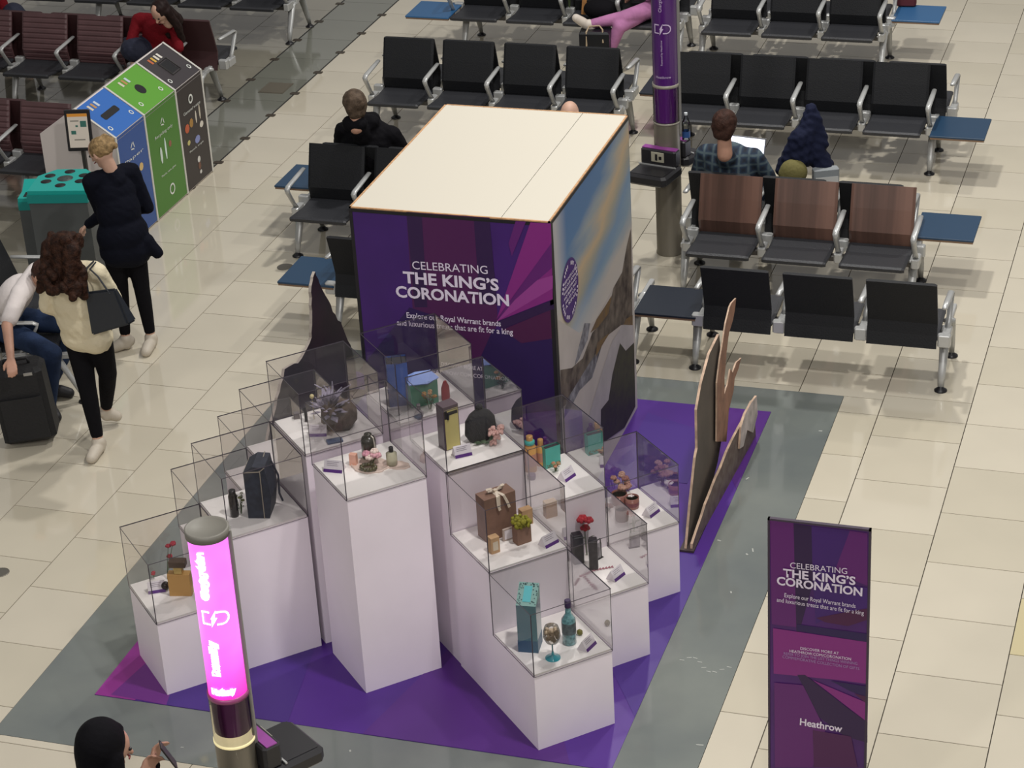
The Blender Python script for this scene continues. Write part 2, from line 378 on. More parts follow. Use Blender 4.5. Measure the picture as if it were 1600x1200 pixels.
ROK = mat('painted_rock', '43342f', .6, noise=(9, .45, '6c6157')); OCH = mat('painted_ochre', '8f6d35', .6, noise=(14, .4, '5e4a38')); SNO = mat('painted_snow', 'a29c9f', .6, noise=(5, .1)); MOS = mat('painted_moss', '45422c', .6, noise=(16, .5, '201a1a')); HAZ = mat('painted_haze', 'b1a9a6', .6, noise=(4, .06)); GRY = mat('painted_grey_rock', '5a5862', .6, noise=(12, .4, '8b8a92'))
cl = lambda pts: pts
decal('landscape_print', [(4, [(872, 500), (905, 520), (930, 500), (955, 455), (986, 400), (988, 520), (960, 600), (930, 660), (900, 692), (878, 692)]),
      (0, [(985.5, 358), (979, 385), (972, 425), (958, 450), (952, 478), (938, 505), (925, 520), (910, 560), (893, 575), (875, 578), (876, 640), (893, 622), (915, 595), (930, 560), (948, 525), (970, 508), (988, 505), (987, 430)]),
      (5, [(913, 505), (922, 505), (918, 530), (905, 560), (897, 572), (903, 545)]), (5, [(925, 560), (940, 540), (925, 590), (905, 610), (890, 640), (880, 655), (885, 625)]),
      (1, [(955, 462), (950, 490), (935, 510), (922, 520), (932, 498), (944, 480)]), (1, [(952, 520), (940, 540), (930, 558), (933, 535)]), (1, [(988, 492), (988, 508), (974, 507), (978, 498)]),
      (2, [(971, 508), (989, 508), (990, 560), (965, 560), (950, 640), (935, 690), (905, 700), (925, 630), (940, 580), (955, 535)]),
      (3, [(968, 536), (977, 548), (990, 535), (992, 635), (975, 668), (938, 694), (938, 640), (950, 625), (956, 585)])],
      [ROK, OCH, SNO, MOS, HAZ, GRY], sp_, fx, (1, 0, 0))
c0 = px(889.5, 453, BX1, 0); ry = (px(903, 447, BX1, 0) - px(876, 460, BX1, 0)).length / 2; rz = (px(889, 403, BX1, 0).z - px(889, 504, BX1, 0).z) / 2
b = MB(); vs = [(BX1 + .004, c0.y + ry * .98 * math.cos(a * math.pi / 20), c0.z + rz * math.sin(a * math.pi / 20)) for a in range(40)]
b.add(vs, [tuple(range(40))]); rn = b.build('roundel_print', mat('roundel_purple', '3f1d6b', .45), sp_)
RT = ['KEEP AN EYE OUT', 'FOR OUR ROYAL', 'WARRANT BRANDS', 'AND TREATS THAT', 'ARE FIT FOR', 'A KING']
for i, tline in enumerate(RT):
    z = c0.z + rz * (.40 - .16 * i); wdt = ry * (.72 if 0 < i < 4 else .6)
    text(tline, (BX1, c0.y - wdt, z), (BX1, c0.y + wdt, z), .020, WHT, rn, (1, 0, 0), 'lettering', .02, .006)
b = MB()     # broken white ring of small lettering round the roundel
for a in range(40):
    if a % 10 in (0, 9, 5): continue
    q = 2 * math.pi * a / 40; q2 = q + .09
    P = [(BX1 + .006, c0.y + ry * k * math.cos(t_), c0.z + rz * k * math.sin(t_)) for k, t_ in ((.78, q), (.9, q), (.9, q2), (.78, q2))]
    b.add(P, [(0, 1, 2, 3)])
b.build('ring_print', WHT, rn)
# ------------------------------------------------------------------ white plinths with clear cases
PLN = mat('plinth_white', 'ebe2ea', .5, noise=(2, .03)); PTP = mat('plinth_top_white', 'f4f0ec', .5)
ACR = glassy('clear_acrylic', (.95, .938, .945), .6); EDG = mat('acrylic_edge', '4c4650', .3)
Wd = .478; DG = 1 / math.sqrt(2)
LAT = {}
def plinth(key, front, z, label, clabel):
    """square plinth turned 45 degrees; 'front' is its corner nearest the viewer"""
    cx, cy = front[0], front[1] + Wd * DG; T = RZ((cx, cy, 0), 45); h = Wd / 2
    t = thing('display_plinth', (cx, cy, 0), label, 'plinth', 'white plinths of the stepped display')
    b = MB(); b.box((-h, -h, .004), (h, h, z - .012), T=T); b.build('plinth_body', PLN, t)
    b = MB(); b.box((-h + .004, -h + .004, z - .012), (h - .004, h - .004, z), T=T); b.build('plinth_top', PTP, t)
    c = thing('display_case', (cx, cy, z), clabel, 'display case', 'clear display cases on the plinths')
    k = h + .001; top = z + .385; bot = z - .012; e = .0045
    for a in range(4):
        Tq = RZ((cx, cy, 0), 45 + 90 * a); b = MB()
        b.add([(-k, -k - e, bot), (k, -k - e, bot), (k, -k - e, top), (-k, -k - e, top)], [(0, 1, 2, 3)], 0, Tq)
        b.add([(-k, -k - e, bot), (-k, -k - e, top), (-k, -k, top), (-k, -k, bot), (k, -k - e, bot), (k, -k - e, top), (k, -k, top), (k, -k, bot)],
              [(0, 3, 2, 1)[::-1], (4, 5, 6, 7)[::-1], (0, 4, 7, 3), (1, 2, 6, 5)], 1, Tq)
        b.build('side_pane', [ACR, EDG], c)
    b = MB(); kk = k + e; b.add([(-kk, -kk, top + e), (kk, -kk, top + e), (kk, kk, top + e), (-kk, kk, top + e)], [(0, 1, 2, 3)], 0, T)
    vs = [(sx * kk, sy * kk, zz) for zz in (top, top + e) for sx, sy in ((-1, -1), (1, -1), (1, 1), (-1, 1))]
    b.add(vs, [(0, 1, 5, 4), (1, 2, 6, 5), (2, 3, 7, 6), (3, 0, 4, 7)], 1, T); b.build('top_pane', [ACR, EDG], c)
    LAT[key] = (cx, cy, z)
LO, MI, HI = .497, .90, 1.283
plinth('A', (-5.535, 9.606), LO, 'short white plinth at the far left front, holding the gold perfume', 'clear case over the gold perfume at the far left')
plinth('B', (-5.535, 10.292), LO, 'short white plinth second in the left outer row, behind the gold perfume', 'empty looking clear case, second in the left outer row')
plinth('D', (-5.535, 10.975), LO, 'short white plinth third and last in the left outer row', 'empty looking clear case, third and last in the left outer row')
plinth('C', (-5.19, 9.946), MI, 'middle height white plinth under the large navy bag', 'clear case around the large navy bag')
plinth('E', (-5.19, 10.63), MI, 'middle height white plinth behind the large navy bag', 'empty looking clear case behind the navy bag')
plinth('L0', (-4.835, 10.31), HI, 'tall white plinth under the silver grey flower, left of the front plinth', 'clear case over the silver grey flower')
plinth('P1', (-4.419, 9.888), HI, 'tallest white plinth at the front point of the display', 'clear case over the pink flowers and black jar at the front point')
plinth('T', (-4.43, 10.765), HI, 'tall white plinth at the back in the middle, against the purple box', 'clear case over the blue gift bag, against the purple box')
plinth('S0', (-3.972, 10.277), HI, 'tall white plinth under the black hooded pouch and roses', 'clear case over the black hooded pouch and roses')
plinth('S1', (-3.638, 9.932), MI, 'middle height white plinth under the brown gift boxes', 'clear case over the brown gift boxes with a white bow')
plinth('P2', (-3.612, 10.62), MI, 'middle height white plinth under the orange bottles and turquoise bag', 'clear case over the orange bottles and turquoise bag')
plinth('R1', (-3.301, 9.595), LO, 'short white plinth at the front right, under the teal gin set', 'clear case over the teal bottle and copa glass')
plinth('R2', (-3.28, 10.293), LO, 'short white plinth under the black tins and red roses', 'clear case over the black tins and red roses')
plinth('R3', (-3.27, 10.984), LO, 'short white plinth at the right rear, under the scented candles', 'clear case over the scented candles')
# ------------------------------------------------------------------ exhibits
def at(x, y, key): p = px(x, y, LAT[key][2]); return Vector((p.x, p.y, LAT[key][2]))
STR = mat('card_strip_purple', '55247c', .5); CRD = mat('card_white', 'e2dde2', .6); TXT = mat('card_print', '9b93a0', .7)
def card(x, y, key, rot, what, wd=.10):
    """folded tent card; rot = direction its printed face looks (deg)"""
    P = at(x, y, key); T = RZ(P, rot + 90)
    t = thing('tent_card', P, 'folded white name card with a purple strip, ' + what, 'card', 'folded name cards in the cases')
    h, d = .062, .034
    b = MB(); b.add([(-wd / 2, -d, .0005), (wd / 2, -d, .0005), (wd / 2, 0, h), (-wd / 2, 0, h), (wd / 2, d, .0005), (-wd / 2, d, .0005)], [(0, 1, 2, 3), (3, 2, 4, 5)], 0, T)
    b.add([(-wd / 2, -d, .0005), (-wd / 2, 0, h), (-wd / 2, d, .0005), (wd / 2, -d, .0005), (wd / 2, 0, h), (wd / 2, d, .0005)], [(0, 1, 2), (5, 4, 3)], 0, T)
    b.build('folded_card', CRD, t)
    n = Vector((0, -h, d)).normalized()
    def on(u, v, k): q = Vector((-wd / 2 + u * wd, -d + v * d, v * h)) + Vector((0, -h, d)).normalized() * k; return tuple(q)
    b = MB(); b.add([on(0, 0, .001), on(1, 0, .001), on(1, .26, .001), on(0, .26, .001)], [(0, 1, 2, 3)], 0, T)
    b.build('purple_strip', STR, t)
    b = MB()
    for v, a, c in ((.82, .15, .8), (.68, .15, .7), (.54, .15, .75)): b.add([on(a, v, .001), on(c, v, .001), on(c, v + .04, .001), on(a, v + .04, .001)], [(0, 1, 2, 3)], 0, T)
    b.build('printed_lines', TXT, t)
card(225 + 20, 922, 'A', -60, 'in front of the gold perfume'); card(523, 734, 'P1', -88, 'at the left of the front point case', .11)
card(885, 746, 'P2', -20, 'beside the turquoise bag'); card(1017, 802, 'R3', -20, 'beside the scented candles'); card(962, 901, 'R2', -20, 'beside the black tins')
card(857, 849, 'S1', -30, 'beside the brown gift boxes'); card(917, 1010, 'R1', -15, 'beside the teal bottle'); card(722, 710, 'S0', -52, 'in front of the black and gold box')
card(498, 678, 'L0', -75, 'below the silver grey flower')
def gbox(name, x, y, key, size, rot, m, label, cat='box', extra=None, bev=.002):
    P = at(x, y, key); T = RZ(P, rot); a, c, h = size
    t = thing(name, P, label, cat)
    b = MB(); b.box((-a / 2, -c / 2, 0), (a / 2, c / 2, h), T=T, bev=bev); b.build('box_body', m, t)
    if extra: extra(t, T, a, c, h)
    return t
KR = mat('kraft_brown', '7d6050', .75, noise=(20, .1)); KR2 = mat('kraft_tan', 'b8966f', .75, noise=(20, .1)); RIB = mat('ribbon_cream', 'd8cbb8', .5)
def bow(t, T, a, c, h):
    b = MB(); b.tube([(-a * .05, -c / 2 - .002, h - .07), (-a * .05, -c / 2 - .003, h), (-a * .05, c / 2, h + .002)], .012, 6, flat=((1, 0, 0), .25), T=T)
    b.build('ribbon_band', RIB, t)
    b = MB()
    for s in (-1, 1):
        b.tube([(0, 0, h + .005), (s * .03, -.01, h + .035), (s * .055, 0, h + .03), (s * .045, .01, h + .008), (0, 0, h + .008)], .009, 6, T=T, flat=((0, 1, 0), .4))
        b.tube([(0, -.01, h + .008), (s * .02, -c / 2 - .008, h), (s * .03 + .01, -c / 2 - .012, h - .05), (s * .03 + .02, -c / 2 - .012, h - .085)], .009, 6, T=T, flat=((1, 0, 0), .3))
    b.ball((0, 0, h + .012), (.012, .012, .01), T=T, n=8); b.build('bow', RIB, t)
def lbl(m, fr=(.2, .8, .2, .75)):
    def f(t, T, a, c, h):
        b = MB(); b.add([(a * (fr[0] - .5), -c / 2 - .001, h * fr[2]), (a * (fr[1] - .5), -c / 2 - .001, h * fr[2]), (a * (fr[1] - .5), -c / 2 - .001, h * fr[3]), (a * (fr[0] - .5), -c / 2 - .001, h * fr[3])], [(0, 1, 2, 3)], 0, T)
        b.build('printed_label', m, t)
    return f
# S1 brown set
gbox('gift_box', 778, 834, 'S1', (.20, .10, .27), 48, KR, 'large brown paper gift box tied with a cream bow', extra=bow)
gbox('kraft_box', 772, 862, 'S1', (.055, .045, .10), 48, KR2, 'small tan box with a pale label in front of the large brown gift box', extra=lbl(mat('label_cream', 'cfc4ae', .6)))
gbox('kraft_box', 816, 846, 'S1', (.09, .06, .105), 48, KR, 'brown paper box topped with green moss, right of the large gift box')
gbox('kraft_box', 822, 818, 'S1', (.07, .045, .10), 48, KR2, 'tan box half hidden behind the green moss')
gbox('kraft_box', 797, 842, 'S1', (.09, .012, .075), 48, mat('pale_card', 'b4a49a', .6), 'thin pale framed packet leaning between the brown boxes', extra=lbl(CRD, (.1, .9, .12, .88)))
def moss(name, P, r, n, m, label, cat, rr=.012, flat=.6):
    b = MB()
    rg = random.Random(int(P[0] * 1000) % 97)
    for _ in range(n):
        a = rg.uniform(0, 6.28); q = r * math.sqrt(rg.random())
        b.ball((P[0] + q * math.cos(a), P[1] + q * math.sin(a), P[2] + rg.uniform(0, r * flat)), rr * rg.uniform(.7, 1.2), n=6, jit=.25)
    o = b.build(name, m); return tag(o, label, cat)
q = at(816, 846, 'S1'); moss('moss_clump', (q.x, q.y, q.z + .105 + .008), .05, 60, mat('moss_green', '7d7a22', .9, noise=(40, .3)), 'clump of yellow green moss on the small brown box', 'moss', .014)
# C navy bag
def navybag():
    P = at(411, 803, 'C'); T = RZ(P, 12); NV = mat('navy_fabric', '2a2f3c', .55, noise=(30, .25)); PI = mat('bag_piping', '9a9284', .5)
    t = thing('travel_bag', P, 'large structured navy bag with pale piping in a case at the left', 'bag')
    prof = [(-.075, 0), (.05, 0), (.072, .14), (.05, .33), (-.02, .335), (-.075, .30)]
    b = MB(); vs = [(x, y, z) for y in (-.05, .13) for x, z in prof]; n = 6
    b.add(vs, [tuple(range(6)), tuple(range(6, 12))[::-1]] + [(i, i + 6, (i + 1) % 6 + 6, (i + 1) % 6) for i in range(6)], 0, T); b.build('bag_body', NV, t)
    b = MB()
    b.tube([(-.075, -.052, .3), (.05 - .03, -.052, .335 - .03), (.05, -.052, .33)], .003, 5, T=T); b.tube([(.02, -.052, 0), (.022, -.052, .31)], .003, 5, T=T); b.tube([(-.075, -.052, .3), (-.075, .13, .3)], .002, 5, T=T); b.tube([(.02, -.052, .31), (.02, .13, .338)], .003, 5, T=T)
    b.build('piping', PI, t)
    b = MB(); b.tube([(.06, .09, .30), (.09, .1, .2), (.085, .1, .08), (.1, .1, .03)], .006, 6, T=T); b.build('strap', NV, t)
navybag()
def bottle(name, x, y, key, prof, m, capr, caph, mc, label, cat='bottle', lab=None):
    P = at(x, y, key); t = thing(name, P, label, cat); T = Matrix.Translation(P)
    b = MB(); b.lathe(prof, 18, T=T); b.build('bottle_body', m, t)
    if caph:
        z = prof[-1][1]; b = MB(); b.lathe([(capr, z - .004), (capr, z + caph), (capr * .8, z + caph + .002)], 14, T=T); b.build('bottle_cap', mc, t)
    if lab:
        r, z0, z1, ml = lab; b = MB(); b.lathe([(r, z0), (r, z1)], 18, T=T, cap=False); b.build('bottle_label', ml, t)
    return t
DKG = mat('dark_bottle', '211b1c', .2, coat=.5); GLS = mat('clear_bottle', 'd8d4b8', .15, trans=.5); CAPB = mat('cap_black', '17151a', .3)
bottle('dark_bottle', 367, 806, 'C', [(.024, 0), (.026, .01), (.026, .13), (.02, .15)], DKG, .02, .02, CAPB, 'small dark bottle left of the navy bag')
def sprig(P, h, n, cols, label, name='flower_sprig', cat='flowers', spread=.05, head=.012, stem='4b5a35', seed=1, parent=None, lean=(0, 0)):
    rg = random.Random(seed); t = thing(name, P, label, cat)
    sb = MB(); hb = [MB() for _ in cols]; lb = MB()
    for i in range(n):
        a = rg.uniform(0, 6.28); r = spread * math.sqrt(rg.random()); z = h * rg.uniform(.55, 1); c = Vector(P) + Vector((lean[0] + r * math.cos(a), lean[1] + r * math.sin(a), z))
        sb.tube([Vector(P) + Vector((r * .2 * math.cos(a), r * .2 * math.sin(a), .003)), (Vector(P) + c) / 2 + Vector((0, 0, h * .1)), c], .0015, 4)
        k = i % len(cols)
        for j in range(5):   # petals round a bud
            q = 2 * math.pi * j / 5; hb[k].ball((c.x + head * .6 * math.cos(q), c.y + head * .6 * math.sin(q), c.z), (head * .55, head * .55, head * .5), n=6)
        hb[k].ball((c.x, c.y, c.z + head * .3), head * .5, n=6)
        m = (Vector(P) + c) / 2; u = Vector((math.cos(a + 1), math.sin(a + 1), .3)) * head * 1.6
        lb.add([m, m + u * .5 + Vector((0, 0, .004)), m + u, m + u * .5 + Vector((.004, .004, -.002))], [(0, 1, 2, 3)])
    st = mat('stem_' + stem, stem, .7); sb.build('stems', st, t); lb.build('leaves', st, t)
    for k, c in enumerate(cols): hb[k].build('blossoms', mat('petal_' + c, c, .7), t)
    return t
sprig(at(377, 803, 'C'), .14, 7, ['6c7045', 'c9c7b8'], 'green foliage between the dark bottle and the navy bag', spread=.022, head=.01, seed=3, cat='foliage', name='foliage_sprig')
# A gold perfume
GLD = mat('gold_box', 'c49a5c', .45, .3); GL2 = mat('gold_cap', 'c9b070', .25, .7)
def goldcap(t, T, a, c, h):
    b = MB(); b.box((-a * .2, -.02, h), (a * .2, .02, h + .045), T=T, bev=.004); b.build('bottle_neck', GL2, t)
    b = MB(); b.box((-a * .38, -.028, h + .045), (a * .38, .028, h + .085), T=T, bev=.005); b.build('bottle_cap', mat('cap_brown', '4a3a2e', .3), t)
gbox('perfume_bottle', 284, 928, 'A', (.13, .05, .145), 12, GLD, 'square gold perfume bottle with a dark cap in the far left case', 'perfume', goldcap)
b = MB(); P = at(259, 921, 'A'); b.ball((P.x, P.y, P.z + .026), .026, n=14); b.tube([P + Vector((-.02, 0, .02)), P + Vector((-.045, -.005, .012))], [.008, .004], 8)
tag(b.build('pump_bulb', mat('bulb_dark', '37302b', .35, .4)), 'small dark round bulb in front of the gold perfume', 'bulb')
sprig(at(262, 905, 'A'), .22, 4, ['a32c3c'], 'red flowers beside the gold perfume', spread=.02, head=.017, seed=5, lean=(.02, .06))
sprig(at(241, 904, 'A'), .05, 2, ['a8434b'], 'small red flower low at the left of the gold perfume', spread=.012, head=.012, seed=6)
# L0 silver flower
def silver():
    P = at(523, 668, 'L0'); t = thing('silver_flower', P, 'large silver grey artificial flower on dark twigs', 'ornament'); rg = random.Random(5)
    SV = mat('silver_petal', '938d9c', .45, noise=(20, .35)); DK2 = mat('dark_rock', '5b4d42', .8, noise=(14, .4))
    b = MB(); b.ball((P.x + .02, P.y + .02, P.z + .075), (.11, .10, .10), n=14, jit=.1); b.build('rock_base', DK2, t)
    b = MB()
    for k in range(46):
        a = rg.uniform(0, 6.28); e = rg.uniform(-.1, 1.3); L = rg.uniform(.06, .11); d = Vector((math.cos(a) * math.cos(e), math.sin(a) * math.cos(e), math.sin(e)))
        c = P + Vector((-.015, -.02, .12)) + d * .045; s = d.cross(Vector((0, 0, 1))).normalized() * L * .22; up = s.cross(d).normalized() * .01
        b.add([c, c + d * L * .5 + s, c + d * L, c + d * L * .5 - s, c + d * L * .5 + up], [(0, 1, 4), (1, 2, 4), (2, 3, 4), (3, 0, 4), (0, 3, 2, 1)])
    b.build('petals', SV, t)
    b = MB()
    for a, L in ((2.4, .17), (1.6, .21), (.9, .2), (1.2, .16), (2.0, .16)):
        q = P + Vector((0, 0, .15)); b.tube([q, q + Vector((math.cos(a) * L * .5, .03, L * .45)), q + Vector((math.cos(a) * L * .9, .04 * math.sin(a), L * .62))], [.009, .007, .003], 6)
    b.build('curled_leaves', SV, t)
silver()
b = MB(); P = at(491, 655, 'L0'); b.ball((P.x, P.y, P.z + .15), .014, n=10); b.tube([P + Vector((0, 0, .001)), P + Vector((0, 0, .14))], .002, 5)
tag(b.build('drumstick_flower', mat('pale_yellow', 'cbbd8d', .5)), 'single pale yellow ball flower left of the silver grey flower', 'flower')
gbox('ring_box', 464, 653, 'L0', (.035, .035, .035), 30, mat('grey_velvet', '6c6668', .8), 'tiny grey cube box at the left edge under the silver grey flower', 'box')
gbox('jewel_stand', 479, 658, 'L0', (.018, .02, .09), 20, mat('stand_black', '1b191b', .4), 'slim black stand beside the tiny grey box', 'stand')
gbox('gift_tin', 523, 690, 'L0', (.09, .05, .012), 35, mat('tin_blue', '5c6f8c', .4), 'flat blue grey tin in front of the silver grey flower', 'tin')
# P1 group
def ovaltray(x, y, key, rx, ry_, m, label):
    P = at(x, y, key); b = MB(); n = 32
    prof = [(1, 0), (1.03, .006), (1.0, .012), (.94, .006), (.02, .005)]
    vs = []; fs = []
    for k, z in prof:
        for i in range(n):
            a = 2 * math.pi * i / n; s = 1 + .05 * math.cos(9 * a) * (k > .9); vs.append((P.x + rx * k * s * math.cos(a), P.y + ry_ * k * s * math.sin(a), P.z + z))
    for k in range(4):
        for i in range(n): j = (i + 1) % n; fs.append((k * n + i, k * n + j, (k + 1) * n + j, (k + 1) * n + i))
    fs.append(tuple(range(4 * n, 5 * n))); b.add(vs, fs, 0, None, True); return tag(b.build('scalloped_tray', m), label, 'tray')
TRY = mat('tray_blush', 'ddc9bd', .4)
ovaltray(579, 728, 'P1', .105, .085, TRY, 'blush pink scalloped tray under the flowers at the front point'); ovaltray(620, 728, 'P1', .075, .04, TRY, 'smaller blush pink tray under the clear bottle')
JAR = mat('jar_charcoal', '2e2d27', .25, coat=.4)
bottle('lidded_jar', 578, 716, 'P1', [(.036, .008), (.042, .012), (.043, .115), (.036, .135), (.02, .145)], JAR, .022, .012, JAR, 'dark charcoal jar with a silver handle band behind the pink flowers', 'jar')
b = MB(); P = at(578, 716, 'P1') + Vector((0, 0, .145)); b.tube([P + Vector((.005, 0, .012)), P + Vector((.035, -.01, -.005)), P + Vector((.05, -.03, -.06)), P + Vector((.055, -.045, -.11))], .0045, 6)
tag(b.build('silver_spoon', mat('silver_metal', 'c9c4b6', .25, .6)), 'slim silver spoon leaning from the dark jar', 'spoon')
gbox('pink_bottle', 553, 726, 'P1', (.042, .03, .07), 0, mat('pink_liquid', 'e0aa94', .3, coat=.3), 'squat peach pink perfume bottle left of the flowers', 'perfume')
bottle('clear_bottle', 613, 727, 'P1', [(.028, .008), (.031, .012), (.031, .078), (.014, .088)], GLS, .013, .028, CAPB, 'small clear bottle with a black cap right of the flowers', 'perfume')
sprig(at(581, 727, 'P1'), .085, 9, ['cf94a4', 'e3d0c6', 'd8a5ae'], 'bunch of dusty pink flowers in the front point case', spread=.045, head=.024, seed=8)
b = MB(); P = at(576, 736, 'P1')
for i in range(14):
    a = 2 * math.pi * i / 14; b.ball((P.x + .04 * math.cos(a), P.y + .033 * math.sin(a), P.z + .024), (.014, .012, .013), n=6, jit=.2)
tag(b.build('beaded_ring', mat('bead_olive', '77703f', .3, .3, noise=(60, .5, '4b4a42'))), 'ring of olive and grey beads in front of the pink flowers', 'beads')
# T group
def bag(name, x, y, key, size, rot, m, label, hm=None, slant=0.):
    P = at(x, y, key); T = RZ(P, rot); a, c, h = size; t = thing(name, P, label, 'bag')
    b = MB(); e = .0015
    vs = [(-a / 2, -c / 2, 0), (a / 2, -c / 2, 0), (a / 2, c / 2, 0), (-a / 2, c / 2, 0), (-a / 2, -c / 2, h), (a / 2, -c / 2, h), (a / 2, c / 2, h + slant), (-a / 2, c / 2, h + slant)]
    b.add(vs, [(3, 2, 1, 0), (0, 1, 5, 4), (1, 2, 6, 5), (2, 3, 7, 6), (3, 0, 4, 7)], 0, T)
    b.add([(x_ * .97, y_ * .95, z_ - .01) for x_, y_, z_ in vs[4:]], [(0, 1, 2, 3)], 1, T); b.build('bag_body', [m, mat('bag_inside', '1c1a24', .8)], t)
    if hm:
        b = MB(); b.tube([(-a * .25, -c / 2, h - .002), (-a * .22, -c / 2, h + .05), (a * .22, -c / 2, h + .05), (a * .25, -c / 2, h - .002)], .0025, 5, T=T); b.build('bag_handle', hm, t)
    return t
BLU = mat('paper_blue', '4c62a0', .6); LBL = mat('tissue_blue', '7c93c9', .7)
bag('gift_bag', 624, 628, 'T', (.12, .11, .28), 25, BLU, 'tall blue paper gift bag in the back middle case', mat('handle_black', '17161b', .6))
bag('gift_bag', 660, 628, 'T', (.17, .10, .15), 40, mat('paper_green', '5f9a80', .6), 'green gift bag with blue tissue on top, beside the tall blue bag')
b = MB(); P = at(660, 628, 'T') + Vector((0, 0, .035)); T = RZ(P, 40); b.add([(-.09, -.05, .118), (.02, -.065, .11), (.10, -.04, .122), (.08, .05, .135), (-.02, .04, .15), (-.08, .05, .13)], [(0, 1, 4, 5), (1, 2, 3, 4)], 0, T); b.add([(-.09, -.05, .113), (.02, -.065, .105), (.10, -.04, .117), (.08, .05, .12), (-.08, .05, .12)], [(4, 3, 2, 1, 0)], 0, T)
tag(b.build('tissue_paper', LBL), 'folded light blue tissue lying over the green gift bag', 'tissue paper')
b = MB(); P = at(697, 626, 'T'); T = RZ(P, 60); b.lathe([(.018, 0), (.024, .02), (.022, .09), (.008, .13)], 14, T=T @ Matrix.Diagonal((1.3, .7, 1, 1)))
tag(b.build('red_pouch', mat('pouch_red', 'a03238', .35, coat=.3)), 'slim upright red pouch at the right of the green bag', 'pouch')
sprig(at(672, 640, 'T'), .12, 8, ['a2793f', '8d8a5a', 'b08c60'], 'dried golden flowers in front of the green bag', spread=.04, head=.014, seed=12, cat='dried flowers')
CRY = mat('crystal', 'cfc9cf', .05, trans=.8)
bottle('crystal_bottle', 655, 652, 'T', [(.012, .001), (.026, .01), (.03, .03), (.012, .05), (.01, .07)], CRY, .012, .015, CRY, 'small clear crystal decanter in front of the dried flowers')
# S0 group
def goldfront(t, T, a, c, h):
    b = MB(); b.box((-a / 2 + .006, -c / 2 - .002, .006), (a / 2 - .006, -c / 2 - .0005, h - .02), T=T); b.build('gold_front', mat('gold_print', 'bdb373', .4, .2), t)
    b = MB(); b.box((-a / 2 + .006, -c / 2 - .004, h - .075), (-a / 2 + .022, -c / 2 - .002, h - .025), T=T); b.box((-a / 2 + .022, -c / 2 - .004, h - .055), (a / 2 - .01, -c / 2 - .002, h - .035), T=T)
    b.tube([(-a / 2 + .03, -c / 2 - .003, h - .05), (-a / 2 + .026, -c / 2 - .003, h - .08)], .008, 6, T=T); b.build('black_ribbon', BLK, t)
gbox('perfume_box', 703, 697, 'S0', (.10, .08, .275), 50, mat('box_mauve_brown', '53434a', .4), 'tall dark box with a gold front and black ribbon', 'box', goldfront)
def pouch():
    P = at(752, 686, 'S0'); T = RZ(P, 45) @ Matrix.Translation((0, 0, .088)); t = thing('hooded_pouch', P, 'slouchy black fabric pouch gathered at the top, beside the roses', 'pouch')
    BF = mat('black_fabric', '1c1d22', .85, bump=(60, .6)); b = MB()
    b.lathe([(.045, -.068), (.062, -.03), (.058, .03), (.04, .065), (.016, .085)], 14, T=T @ Matrix.Diagonal((1.6, .9, 1.25, 1))); b.build('pouch_body', BF, t)
    b = MB(); b.ball((0, 0, .12), (.022, .018, .02), T=T, n=8, jit=.2); b.tube([(-.02, -.03, .08), (-.05, -.04, .04), (-.03, -.05, -.03)], .005, 6, T=T); b.build('gathered_top', BF, t)
pouch()
def roses():
    P = at(776, 693, 'S0'); t = thing('rose_bunch', P, 'bunch of pale pink roses with long green stems lying by the black pouch', 'flowers'); rg = random.Random(4)
    hb = MB(); sb = MB(); heads = [(.0, .0, .03), (.02, .03, .06), (.035, .06, .09), (-.005, .06, .08), (-.02, .03, .09), (.03, .1, .11), (-.03, .07, .11)]
    foot = Vector((-.10, -.035, .006))
    for h in heads:
        c = P + Vector(h) * .75 + Vector((-.01, -.02, 0))
        for k in range(8):
            a = k * 2.4; r = .005 + .0022 * k; hb.ball((c.x + r * math.cos(a), c.y + r * math.sin(a), c.z - .001 * k), (.011, .011, .011), n=6)
        sb.tube([c - Vector((0, 0, .012)), P + Vector((-.04, -.01, .02)), P + foot + Vector((rg.uniform(-.01, .01), rg.uniform(-.01, .01), 0))], .003, 5)
    for k in range(9):
        c = P + foot * rg.uniform(.2, 1.1) + Vector((0, 0, .01)); a = rg.uniform(2, 4.5); u = Vector((math.cos(a), math.sin(a), .1)) * .035; s = Vector((-u.y, u.x, 0)) * .35
        sb.add([c, c + u * .5 + s, c + u, c + u * .5 - s], [(0, 1, 2, 3)])
    hb.build('rose_heads', mat('rose_pink', 'c19a92', .6, noise=(60, .25)), t); sb.build('stems', mat('stem_green', '4a5e46', .6), t)
roses()
# P2 group
ORG = mat('bottle_orange', 'cf9c55', .3, coat=.3); TQ = mat('turquoise_card', '4bb3a6', .5)
bottle('orange_bottle', 830, 735, 'P2', [(.034, 0), (.036, .01), (.036, .16), (.017, .185)], ORG, .02, .045, mat('cap_gold', 'c79b5e', .3, .3), 'tall orange bottle with a turquoise collar beside the turquoise bag', lab=(.0365, .04, .12, mat('label_peach', 'b87f6b', .5)))
b = MB(); P = at(830, 735, 'P2'); b.lathe([(.018, .172), (.03, .18), (.03, .198), (.018, .205)], 16, T=Matrix.Translation(P)); tag(b.build('bottle_collar', TQ), 'turquoise ribbon collar around the tall orange bottle', 'ribbon')
bottle('orange_bottle', 846, 726, 'P2', [(.026, 0), (.028, .01), (.028, .12), (.014, .135)], ORG, .017, .035, MATS['cap_gold'], 'shorter orange bottle behind the tall one', lab=(.0285, .03, .09, MATS['label_peach']))
bottle('purple_bottle', 853, 722, 'P2', [(.024, 0), (.026, .01), (.026, .13), (.014, .145)], mat('bottle_purple', '3c1450', .3), .012, .02, mat('cap_purple', '46185a', .4), 'deep purple bottle at the back of the orange bottles')
